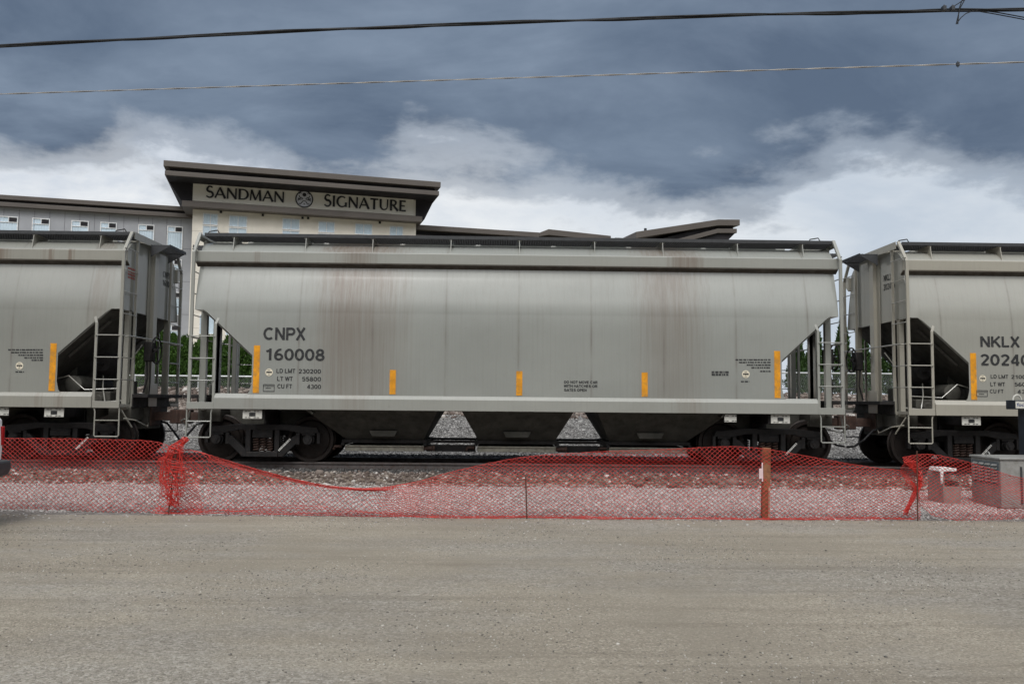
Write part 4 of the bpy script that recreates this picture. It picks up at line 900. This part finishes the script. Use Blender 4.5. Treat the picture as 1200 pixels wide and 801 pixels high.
for k, (rad, orb, turns, nm) in enumerate(((.013, .010, 5, 'strand'), (.013, .010, 5, 'strand'), (.008, .019, 9, 'lashed_wire'))):
    a = np.linspace(0, 2*math.pi*turns, len(pa)) + k*2.6 + .6*np.sin(np.linspace(0, 9, len(pa)))
    q = pa - off; q[:, 1] += orb*np.cos(a); q[:, 2] += orb*np.sin(a)
    g = MB(); g.tube([tuple(v) for v in q], rad, 6); g.build(nm, M_CABLE, rt, smooth=60, fix=False)
Yc = 9.66; cx_ = at(1120, 12, Yc)
def pl_(pts, r=.004): 
    g = MB(); g.tube([tuple(at(px, py, Yc-.03)-off) for px, py in pts], r, 6); return g
for nm, pts, r in (('tie_wire', [(1131, -1), (1125, 10), (1120.5, 28.5)], .006), ('tie_wire', [(1128, -1), (1124, 10), (1122.5, 28.5)], .006), ('tie_wire', [(1131, -1), (1122, 5), (1117, 8)], .006), ('tie_wire', [(1121, 28), (1126, 21), (1132, 16), (1140, 13), (1146, 12)], .006), ('drop_wire', [(1138, 12), (1165, 16.5), (1200, 23), (1240, 31)], .006), ('drop_wire', [(1146, 12), (1170, 15), (1200, 20.5), (1240, 28)], .006)):
    pl_(pts, r).build(nm, M_CABLE, rt, smooth=60)
for px in (1106, 1116):
    g = MB(); c_ = at(px, 11, Yc-.02)-off; g.box(c_[0]-.02, c_[0]+.02, c_[1]-.03, c_[1]+.03, c_[2]-.02, c_[2]+.035); g.cyl((c_[0]+.005, c_[1], c_[2]+.03), (c_[0]+.005, c_[1], c_[2]+.055), .008, 6); g.build('cable_clamp', M_BUMP, rt, bevel=.005)
pb = wire_path([(0, 110), (600, 92.5), (1200, 72.5)], 14.2, 12.4); off = np.array(pb[150])
rt = empty('overhead_wire', 'thin pale twisted overhead wire running below the thick black cable', 'wire', tuple(off))
for k in (0, 1):
    a = np.linspace(0, 2*math.pi*26, len(pb)) + k*math.pi; q = pb-off; q[:, 1] += .007*np.cos(a); q[:, 2] += .007*np.sin(a)
    g = MB(); g.tube([tuple(v) for v in q], .0065, 5); g.build('strand', M_WIRE, rt, fix=False, smooth=60)
c_ = at(1122.5, 75.5, 12.5)-off; g = MB(); g.box(c_[0]-.02, c_[0]+.02, c_[1]-.02, c_[1]+.02, c_[2]-.03, c_[2]+.03); g.cyl((c_[0], c_[1], c_[2]-.05), (c_[0], c_[1], c_[2]+.05), .008, 6); g.build('wire_clamp', M_BUMP, rt, bevel=.006)

# ------------------------------------------------------------------ hotel
HA = R(14.5); HV = np.array([math.cos(HA), math.sin(HA), 0]); HN = np.array([-math.sin(HA), math.cos(HA), 0])
H0 = at(224, 300, 76.0); H0[2] = 2.0
def hot(px, py, v=0.0):
    """point of the plane v metres behind the tower's front wall, in the hotel's own axes (u along the front, z above ground)"""
    d = ray(px, py); k = (v - (CAM-H0)@HN)/(d@HN); q = CAM+d*k-H0; return float(q@HV), float(q[2])
def hot_root(name, label, cat): return empty(name, label, cat, tuple(H0), HA)
M_STUC = simple('cream_stucco', (0.80, 0.755, 0.67), 0.85, 0.0, 0.12, 0.6)
M_GREYW = simple('mauve_grey_panels', (0.36, 0.372, 0.40), 0.8, 0.0, 0.12, 0.5)
M_FASC = simple('brown_metal_fascia', (0.115, 0.10, 0.09), 0.55, 0.0, 0.15, 0.4)
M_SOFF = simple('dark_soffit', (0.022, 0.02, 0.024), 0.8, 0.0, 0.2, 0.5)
M_JOINT = simple('panel_joint', (0.16, 0.155, 0.17), 0.8)
M_WFRAME = simple('white_window_frame', (0.82, 0.83, 0.84), 0.5)
M_CURT = simple('pale_curtained_glass', (0.60, 0.72, 0.82), 0.12, 0.0, 0.12, 1.2, spec=.6)
M_SIGNB = simple('sign_black', (0.02, 0.02, 0.022), 0.5)
M_EMB = simple('emblem_grey_white', (0.62, 0.63, 0.68), 0.5, 0.0, 0.1, 1)
def window(parent, u0, u1, z0, z1, v, vent=True, split=True):
    f = MB(); t_ = .07
    f.box(u0, u1, v-.05, v+.02, z0, z0+t_); f.box(u0, u1, v-.05, v+.02, z1-t_, z1); f.box(u0, u0+t_, v-.05, v+.02, z0+t_, z1-t_); f.box(u1-t_, u1, v-.05, v+.02, z0+t_, z1-t_)
    zm = z1-.24*(z1-z0) if vent else None
    if vent: f.box(u0+t_, u1-t_, v-.045, v+.02, zm-.03, zm+.03); f.box((u0+u1)/2-.03, (u0+u1)/2+.03, v-.045, v+.02, zm+.03, z1-t_)
    elif split: f.box((u0+u1)/2-.03, (u0+u1)/2+.03, v-.045, v+.02, z0+t_, z1-t_)
    w_ = f.build('window', M_WFRAME, parent)
    g = MB(); n = 13                                        # curtain folds behind the glass
    us = np.linspace(u0+t_, u1-t_, n); top = [(a, v-.005+.02*(i % 2), z1-t_) for i, a in enumerate(us)]; bt = [(a, v-.005+.02*(i % 2), z0+t_) for i, a in enumerate(us)]
    g.loft([bt, top]); g.build('pane', M_CURT, w_, fix=False)
    if vent: g = MB(); g.box((u0+u1)/2+.05, u1-t_-.03, v-.042, v-.038, zm+.05, z1-t_-.03); g.build('vent', M_SOFF, w_)
tw = hot_root('hotel_tower', 'tall cream hotel tower with wide dark brown roof and big lettered sign', 'building')
uR = hot(487, 290)[0]; zTop = hot(225, 214)[1]
g = MB(); g.box(0, uR, 0, 16, 0, zTop-.05); wall = g.build('wall', M_STUC, tw)
g = MB()
for zz_ in np.arange(1.5, zTop-3, 1.45): g.box(.02, uR-.02, -.004, .05, zz_-.012, zz_+.012)
g.build('wall_joints', simple('stucco_joint', (.40, .35, .28), .85), tw)
OV = -2.6                                                   # front overhang of the roof
def band(parent, name, px0, py0, py1, uA, uB, v0, v1, mat, h=None):
    z1 = hot(px0, py0, v0)[1]; z0 = hot(px0, py1, v0)[1]; g = MB(); g.box(uA, uB, v0, v1, z0, z1); return g.build(name, mat, parent, bevel=.03), z0, z1
ua = hot(191.5, 192, OV)[0]; ub = hot(516.5, 218, OV)[0]
_, zr0, zr1 = band(tw, 'roof', 191.5, 187.5, 194.5, ua, ub, OV, 18, M_FASC)
_, zs0, zs1 = band(tw, 'lower_fascia', 193.5, 199.5, 205, ua+.12, ub-.12, OV+.10, 17.8, M_FASC)
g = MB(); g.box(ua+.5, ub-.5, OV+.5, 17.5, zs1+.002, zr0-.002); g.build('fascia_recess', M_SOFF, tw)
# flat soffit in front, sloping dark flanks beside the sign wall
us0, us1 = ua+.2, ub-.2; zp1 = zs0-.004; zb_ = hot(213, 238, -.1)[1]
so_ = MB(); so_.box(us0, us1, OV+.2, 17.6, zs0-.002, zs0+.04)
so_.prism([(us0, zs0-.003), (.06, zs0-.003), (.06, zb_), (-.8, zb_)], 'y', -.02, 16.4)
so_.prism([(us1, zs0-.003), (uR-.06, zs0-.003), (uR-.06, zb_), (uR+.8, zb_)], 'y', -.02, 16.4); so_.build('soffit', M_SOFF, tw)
up0 = hot(226, 225, -.12)[0]; up1 = hot(484.5, 240, -.12)[0]
g = MB(); g.box(up0, up1, -.14, -.03, hot(226, 235, -.14)[1], zp1); g.build('sign_panel', simple('pale_sign_panel', (.83, .80, .71), .8, 0, .06, .5), tw)
ug0 = hot(213, 238, -1.0)[0]; ug1 = hot(495, 256, -1.0)[0]
g = MB(); g.box(ug0, ug1, -1.0, 16.8, hot(213, 241.5, -1.0)[1], hot(213, 234.5, -1.0)[1]); g.build('belt_fascia', M_FASC, tw, bevel=.03)
# lettering: flared stroke letters like the photographed sign
def glyphs():
    def arc(cx, cy, rx, ry, a0, a1, n=12): return [(cx+rx*math.cos(R(a)), cy+ry*math.sin(R(a))) for a in np.linspace(a0, a1, n)]
    K, k = .17, .095      # thick, thin
    S = arc(.36, .735, .22, .225, 35, 180, 9)+arc(.36, .735, .24, .24, 200, 260, 4)+arc(.34, .265, .26, .245, 75, 0, 6)+arc(.33, .265, .27, .255, -20, -150, 9)
    ws = [.10, .11, .11, .11, .12, .12, .13, .14, .15]+[.17]*4+[.17]*6+[.15, .14, .12, .12, .11, .11, .11, .10, .10]
    return {
     'S': ([(S, ws)], .66),
     'A': ([([(.02, 0), (.40, 1)], [k*1.3, k]), ([(.38, 1), (.82, 0)], [K*.9, K*1.15]), ([(.18, .33), (.66, .33)], [k, k])], .84),
     'N': ([([(.08, 0), (.08, 1)], [k*1.3, k*1.2]), ([(.08, .98), (.74, .02)], [K, K]), ([(.74, 0), (.74, 1)], [k*1.2, k*1.3])], .84),
     'D': ([([(.10, 0), (.10, 1)], [K*1.1, K*1.1]), ([(.10, .95)]+arc(.34, .5, .42, .45, 85, -85, 13)+[(.10, .05)], [k, k]+[.10, .12, .14, .16, .17, .18, .18, .17, .16, .14, .12, .10][:12]+[k, k])], .82),
     'M': ([([(.06, 0), (.13, 1)], [k*1.2, k]), ([(.13, .98), (.47, .05)], [K, K*.9]), ([(.47, .05), (.80, .98)], [k, k]), ([(.80, 1), (.87, 0)], [K, K*1.15])], .96),
     'I': ([([(.12, 0), (.12, .5), (.12, 1)], [K*1.2, K*.95, K*1.2])], .26),
     'G': ([(arc(.46, .5, .40, .46, 50, 330, 20), [.10]*4+[.13, .15, .17, .17, .18, .18, .17, .16, .14, .12, .11, .11, .10, .10, .10, .10]), ([(.80, .05), (.80, .44)], [K, K*1.1])], .92),
     'T': ([([(.0, .94), (.70, .94)], [.13, .13]), ([(.35, 0), (.35, .95)], [K*1.15, K])], .72),
     'U': ([([(.10, 1), (.10, .38)]+arc(.40, .36, .30, .32, 180, 360, 11)+[(.72, 1)], [K*1.1, K]+[K, K*.95, K*.85, .12, .11, .10, .10, .095, .09, .09, .09]+[k*1.2])], .82),
     'R': ([([(.10, 0), (.10, 1)], [K*1.15, K*1.1]), ([(.10, .95), (.30, .95)]+arc(.32, .73, .21, .22, 90, -90, 9)+[(.10, .50)], [.10]*2+[.10, .12, .14, .16, .16, .15, .13, .11, .10]+[.09]), ([(.30, .50), (.72, 0)], [K*.9, K*1.1])], .74),
     'E': ([([(.10, 0), (.10, 1)], [K*1.1, K*1.1]), ([(.10, .94), (.56, .94)], [.10, .14]), ([(.10, .5), (.48, .5)], [.09, .10]), ([(.10, .06), (.58, .06)], [.10, .14])], .62),
    }
GL = glyphs()
def ribbon(mb, path, ws, tf, y0, y1):
    n = len(path); L = []; Rr = []
    if len(ws) != n: ws = list(np.interp(np.linspace(0, 1, n), np.linspace(0, 1, len(ws)), ws))
    for i, p in enumerate(path):
        a = path[max(0, i-1)]; b = path[min(n-1, i+1)]; dx, dy = b[0]-a[0], b[1]-a[1]; l = math.hypot(dx, dy) or 1; nx, ny = -dy/l*ws[i]/2, dx/l*ws[i]/2
        L.append((p[0]+nx, p[1]+ny)); Rr.append((p[0]-nx, p[1]-ny))
    secs = []
    for a, b in zip(L, Rr):
        (xa, za), (xb, zb) = tf(a), tf(b); secs.append([(xa, y0, za), (xa, y1, za), (xb, y1, zb), (xb, y0, zb)])
    mb.loft(secs, True); m = len(mb.v); k = len(secs)
    mb.f.append((m-4*k, m-4*k+1, m-4*k+2, m-4*k+3)); mb.f.append((m-1, m-2, m-3, m-4))
def sign_word(word, u0, u1, z0, z1, v):
    adv = [GL[c][1]+.10 for c in word]; adv[0] += 0; tot = sum(adv)-.10; sx = (u1-u0)/tot; x = 0; g = MB()
    for i, c in enumerate(word):
        big = 1.0 if i == 0 else .93
        for j, (path, ws) in enumerate(GL[c][0]):
            s_ = (z1-z0); ribbon(g, path, ws, lambda p, x=x: (u0+(x+p[0])*sx, z0+p[1]*s_*big), v-.10-.004*j, v)
        x += adv[i]
    return g.build('sign_letters', M_SIGNB, tw)
def zz_at(px, py): return hot(px, py, -.2)
a0 = zz_at(240.5, 232); a1 = zz_at(333, 240)
sign_word('SANDMAN', a0[0], a1[0], zz_at(242, 231)[1], zz_at(242, 217.5)[1], -.142)
a0 = zz_at(379, 242); a1 = zz_at(476, 248)
sign_word('SIGNATURE', a0[0], a1[0], zz_at(381, 241.3)[1], zz_at(381, 227.5)[1], -.142)
ec = zz_at(356.6, 233.2); er = (zz_at(367.2, 233.2)[0]-zz_at(346, 233.2)[0])/2
def dsk(u, z, r, v0, v1, mat, name, parent, n=32): g = MB(); g.cyl((u, v0, z), (u, v1, z), r, n); return g.build(name, mat, parent, smooth=40)
em = dsk(ec[0], ec[1], er, -.18, -.142, M_SIGNB, 'sign_emblem', tw); dsk(ec[0], ec[1], er*.86, -.20, -.181, M_EMB, 'emblem_face', em)
g = MB(); tf = lambda p: (ec[0]+p[0]*er, ec[1]+p[1]*er); vv_ = -.206
g.cyl((ec[0], vv_, ec[1]+.50*er), (ec[0], -.201, ec[1]+.50*er), .22*er, 14); g.cyl((ec[0], vv_, ec[1]-.58*er), (ec[0], -.201, ec[1]-.58*er), .07*er, 8)
for sx in (-1, 1):
    for path in ([(.16*sx, .06), (.34*sx, .16), (.50*sx, .18), (.60*sx, .40)], [(.34*sx, .16), (.52*sx, .02), (.72*sx, .06)], [(.14*sx, 0), (.38*sx, -.06), (.62*sx, -.12), (.72*sx, -.22)], [(.40*sx, -.06), (.56*sx, .02), (.70*sx, -.04)], [(0, -.20), (.16*sx, -.24), (.30*sx, -.46), (.42*sx, -.58), (.58*sx, -.54)], [(.30*sx, .62), (.46*sx, .70), (.60*sx, .58)]):
        ribbon(g, path, [.07, .09, .10], tf, vv_-.002*(sx > 0), -.201)
g.build('emblem_mark', M_SIGNB, em)
for (x0_, x1_, y0_, y1_) in ((238, 256, 249.5, 275), (268.5, 290, 252, 277), (331, 351.5, 255.5, 279), (373, 392.5, 259, 281), (416, 436.5, 261.5, 283), (456.5, 472.5, 264.5, 286)):
    u0_, z1_ = hot(x0_, y0_); u1_, _z = hot(x1_, y0_)
    for k in range(6):
        zt_ = z1_-3.05*k
        if zt_-1.55 < .8: break
        window(tw, u0_, u1_, zt_-(1.05 if k == 0 else 1.75), zt_, -.02, False, True)
        if k == 0: window(tw, u0_, u1_, zt_-2.35, zt_-1.12, -.02, False, True)
for px, py in ((259, 248.5), (308, 252.3), (354.5, 255.5), (361, 255.8), (445, 261)):
    u_, z_ = hot(px, py); g = MB(); g.box(u_-.10, u_+.10, -.18, -.02, z_-.10, z_+.10); g.cyl((u_, -.24, z_-.05), (u_, -.18, z_-.05), .06, 8); g.build('wall_lamp', M_SIGNB, tw)
# left wing
lw = hot_root('hotel_wing', 'mauve grey hotel wing with a row of curtained windows, left of the cream tower', 'building'); VL = 3.2
uL = -34.0; zl = hot(0, 228.5, VL-.6); u_end = -.01
zt1 = hot(215, 241.2, VL-.6)[1]; zt0 = hot(0, 228.5, VL-.6)[1]; ztm = (zt0+zt1)/2
k_ = (hot(0, 228.5, VL-.6)[1]-hot(0, 233.8, VL-.6)[1])
g = MB(); g.box(uL, u_end, VL, 15, 0, ztm-k_-.004); g.build('wall', M_GREYW, lw)
g = MB(); g.box(uL-.5, u_end, VL-.6, 15.6, ztm-k_, ztm); g.build('roof', M_FASC, lw, bevel=.03)
zb1 = hot(0, 237, VL-.5)[1]-zt0+ztm; zb0 = hot(0, 242, VL-.5)[1]-zt0+ztm
g = MB(); g.box(uL-.5, u_end, VL-.5, 15.4, zb0, zb1); g.build('lower_fascia', M_FASC, lw, bevel=.03)
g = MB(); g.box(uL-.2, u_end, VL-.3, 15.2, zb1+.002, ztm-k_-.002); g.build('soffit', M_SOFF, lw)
g = MB()
for u_ in np.arange(-33, -.3, 1.22): g.box(u_-.015, u_+.015, VL-.012, VL+.01, 0, zb0-.1)
for z_ in np.arange(1.2, zb0, 3.05): g.box(uL+.02, -.03, VL-.010, VL+.01, z_-.015, z_+.015)
g.build('panel_joints', M_JOINT, lw)
zw = hot(0, 253, VL)[1]; 
for (x0_, x1_) in ((-130, -108), (-90, -68), (-45, -24), (-1, 21.5), (38, 59), (84, 104.5), (118, 137.5), (162.5, 181.5), (196.5, 215)):
    u0_ = hot(x0_, 256, VL)[0]; u1_ = hot(x1_, 256, VL)[0]
    for k in range(6):
        zt_ = zw-3.05*k
        if zt_-2.2 < .3: break
        window(lw, u0_, u1_, zt_-2.15, zt_, VL-.02, True)
# right wing, partly hidden by the hopper car
rw = hot_root('hotel_wing', 'long low brown-roofed hotel wing running right from the cream tower, mostly behind the car', 'building'); VR = 2.0
zrm = hot(560, 267.6, VR-1.6)[1]; uE = hot(716, 277, VR-1.6)[0]; g = MB(); g.box(uR+.01, uE, VR, 15, 0, zrm-1.6); g.build('wall', M_GREYW, rw)
u_a = hot(632, 273, VR-1.6)[0]
g = MB(); g.box(uR+.01, u_a, VR-1.6, 15.6, zrm-.50, zrm); g.box(uR+.01, uE, VR-1.4, 15.4, zrm-1.5, zrm-.95); g.build('roof', M_FASC, rw, bevel=.03)
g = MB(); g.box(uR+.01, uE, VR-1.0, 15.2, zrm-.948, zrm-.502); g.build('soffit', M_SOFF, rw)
zq = hot(641, 268.2, VR-1.6)[1]; u_b = hot(643, 268.5, VR-1.6)[0]
g = MB(); g.prism([(u_a+.01, zrm-.4), (u_a+.01, zrm-.02), (u_b, zq), (uE, hot(720, 276.5, VR-1.6)[1]), (uE, hot(720, 276.5, VR-1.6)[1]-.55), (u_b, zq-.6)], 'y', VR-1.6, 15.0); g.build('raised_roof', M_FASC, rw, bevel=.03)
for k in range(7):
    u0_ = uR+2+k*3.6
    for q in range(4): window(rw, u0_, u0_+1.6, 3.2*q+1.2, 3.2*q+3.0, VR-.02, True)
# far pavilion with the up-tilted roof
fw = hot_root('hotel_pavilion', 'far hotel block with an up-tilted double brown roof rising to the right', 'building'); VP_ = -2.0
def hp(px, py): return hot(px, py, VP_)
pA, pB, pC = hp(745.5, 271.5), hp(842, 257), hp(867, 257.2)
g = MB(); g.prism([pA, pB, pC, (pC[0], hp(867, 264)[1]), (hp(842, 264)[0], hp(842, 264)[1]), (pA[0], hp(745.5, 279)[1])], 'y', VP_, VP_+9); g.build('roof', M_FASC, fw, bevel=.02)
q1, q2, q3 = hp(790, 281), hp(842, 267.5), hp(864.5, 267.5)
g = MB(); g.prism([q1, q2, q3, (q3[0], hp(864, 272.5)[1]), (q2[0], hp(842, 272.5)[1]), (q1[0], q1[1]-.5)], 'y', VP_+.15, VP_+8.8); g.build('lower_fascia', M_FASC, fw, bevel=.02)
r1, r2, r3 = hp(775, 277), hp(842, 262), hp(862, 262)
g = MB(); g.prism([(r1[0], r1[1]-.2), r2, r3, (r3[0], hp(862, 268.5)[1]), (r2[0], hp(842, 268.5)[1]), (r1[0]+1, r1[1]-1.2)], 'y', VP_+.5, VP_+8.5)
g.prism([(hp(812, 283)[0], hp(812, 283)[1]), (hp(842, 272)[0], hp(842, 272)[1]-.01), (hp(864, 272)[0], hp(864, 272)[1]-.01), (hp(852, 284)[0], hp(852, 284)[1])], 'y', VP_+.4, VP_+8.4); g.build('soffit', M_SOFF, fw)
g = MB(); g.box(uE+.02, hp(852, 284)[0], VP_+1.2, VP_+8, 0, hp(845, 280)[1]-.3); g.build('wall', M_GREYW, fw)
g = MB(); g.cyl((hp(766, 270)[0], VP_+2, hp(766, 270)[1]), (hp(766, 270)[0], VP_+2, hp(766, 266.5)[1]+.3), .15, 8); g.build('roof_vent', M_BUMP, fw)

# ------------------------------------------------------------------ cedar hedge and chain-link fence on top of the far bank
M_CEDAR = None
def cedar_mat(name, c1, c2):
    m, t, b = new_mat(name); g = t.node('ShaderNodeNewGeometry')
    col = t.mix(t.ramp(g.outputs['Random Per Island'], [(0, 0.0), (1, 1.0)]), c1, c2)
    setb(t, b, col, 0.7, 0, spec=.3)
    tr = t.node('ShaderNodeBsdfTranslucent'); t.put(tr.inputs[0], col); ms = t.node('ShaderNodeMixShader'); ms.inputs[0].default_value = .3
    out = m.node_tree.nodes['Material Output']; t.l.new(b.outputs[0], ms.inputs[1]); t.l.new(tr.outputs[0], ms.inputs[2]); t.l.new(ms.outputs[0], out.inputs[0]); return m
M_CEDAR = cedar_mat('cedar_leaves', (0.034, 0.074, 0.013), (0.075, 0.155, 0.025))
M_CEDARD = cedar_mat('cedar_leaves_dark', (0.03, 0.065, 0.016), (0.06, 0.12, 0.028))
M_BARK = simple('cedar_bark', (.12, .08, .055), .9)
def cedar_mesh(h, r, seed, mat, n=4200):
    q = np.random.default_rng(seed); tt = q.uniform(0.02, 1, n); prof = np.where(tt < .15, .75+tt*1.6, np.power(np.clip(1-(tt-.15)/.87, 0, 1), .62))
    a = q.uniform(0, 2*math.pi, n); lump = 1+.16*np.sin(a*3+tt*9+seed)+.12*np.sin(a*5-tt*17); rad = r*prof*lump*np.sqrt(q.uniform(.35, 1.08, n))
    c = np.stack([rad*np.cos(a), rad*np.sin(a), tt*h+q.normal(0, .03, n)], -1)
    u = q.normal(size=(n, 3)); u[:, 2] = np.abs(u[:, 2])*1.6+.5; u[:, :2] += .6*c[:, :2]/r; u /= np.linalg.norm(u, axis=1, keepdims=True)
    s = np.cross(u, q.normal(size=(n, 3))); s /= np.linalg.norm(s, axis=1, keepdims=True); L = q.uniform(.06, .15, n)[:, None]; w_ = q.uniform(.018, .045, n)[:, None]
    v = np.stack([c-u*L*.3-s*w_*.4, c+s*w_-u*L*.05, c+u*L, c-s*w_+u*L*.1], 1); return v.reshape(-1, 3)
rr = random.Random(3); first = {}
def cedar(x, y, h, r, seed, mat, label, group):
    z = ground_z(y); rt = empty('cedar_tree', label, 'tree', (x, y, z), rr.uniform(0, 6.28), group)
    v = cedar_mesh(h, r, seed, mat); n = len(v); o = quick_mesh('crown', v, np.arange(n), 4, mat, rt)
    g = MB(); g.cyl((0, 0, 0), (0, 0, h*.8), .05, 6, .012); g.build('trunk', M_BARK, rt)
for i, x in enumerate(np.arange(-20.5, -4.5, .55)):
    cedar(x+rr.uniform(-.1, .1), 34.0+rr.uniform(-.15, .15), rr.uniform(2.0, 2.3), rr.uniform(.60, .74), 100+i, M_CEDAR, 'clipped bright green cedar grown into the dense hedge behind the chain-link fence', 'cedars of the dense hedge on the left')
for i, x in enumerate(np.arange(10.2, 21, .98)):
    cedar(x+rr.uniform(-.12, .12), 34.6+rr.uniform(-.3, .3), rr.uniform(2.3, 3.25), rr.uniform(.40, .52), 200+i, M_CEDARD, 'pointed dark green cedar standing apart from its neighbours on the right bank', 'pointed cedars on the right bank')
M_CHAIN = simple('galvanised_chainlink', (.55, .57, .57), .45, .3)
def chainlink(label, x0, x1, y, h, green=False):
    z = ground_z(y); rt = empty('chainlink_fence', label, 'fence', ((x0+x1)/2, y, z)); L = (x1-x0)/2
    g = MB(); g.cyl((-L, 0, h), (L, 0, h), .034, 8); g.build('top_rail', M_CHAIN, rt)
    for x in np.arange(-L, L+.1, 2.4): g = MB(); g.cyl((x, 0, 0), (x, 0, h+.05), .03, 8); g.build('fence_post', M_CHAIN, rt)
    g = MB(); st = .07
    for x in np.arange(-L-h, L, st):
        for d in (1, -1):
            a = max(x, -L); b = min(x+h, L)
            if b > a:
                za, zb = (a-x), (b-x)
                if d < 0: za, zb = h-za, h-zb
                g.bar((a, .002*d, za), (b, .002*d, zb), .0022, .0022)
    g.build('wire_mesh', M_CHAIN, rt, fix=False)
zl_ = at(240, 440.5, 32.9)[2]-ground_z(32.9); zr_ = at(960, 437, 32.9)[2]-ground_z(32.9)
chainlink('grey chain-link fence below the dense cedar hedge on the left bank', -21.0, -5.0, 32.9, max(.25, zl_))
chainlink('grey chain-link fence in front of the pointed cedars on the right bank', 10.0, 22.0, 32.9, max(.25, zr_))
print('rail heights', zl_, zr_, 'cedar top px393', at(240, 393, 34)[2]-2.5, at(940, 400, 34.5)[2]-2.5)
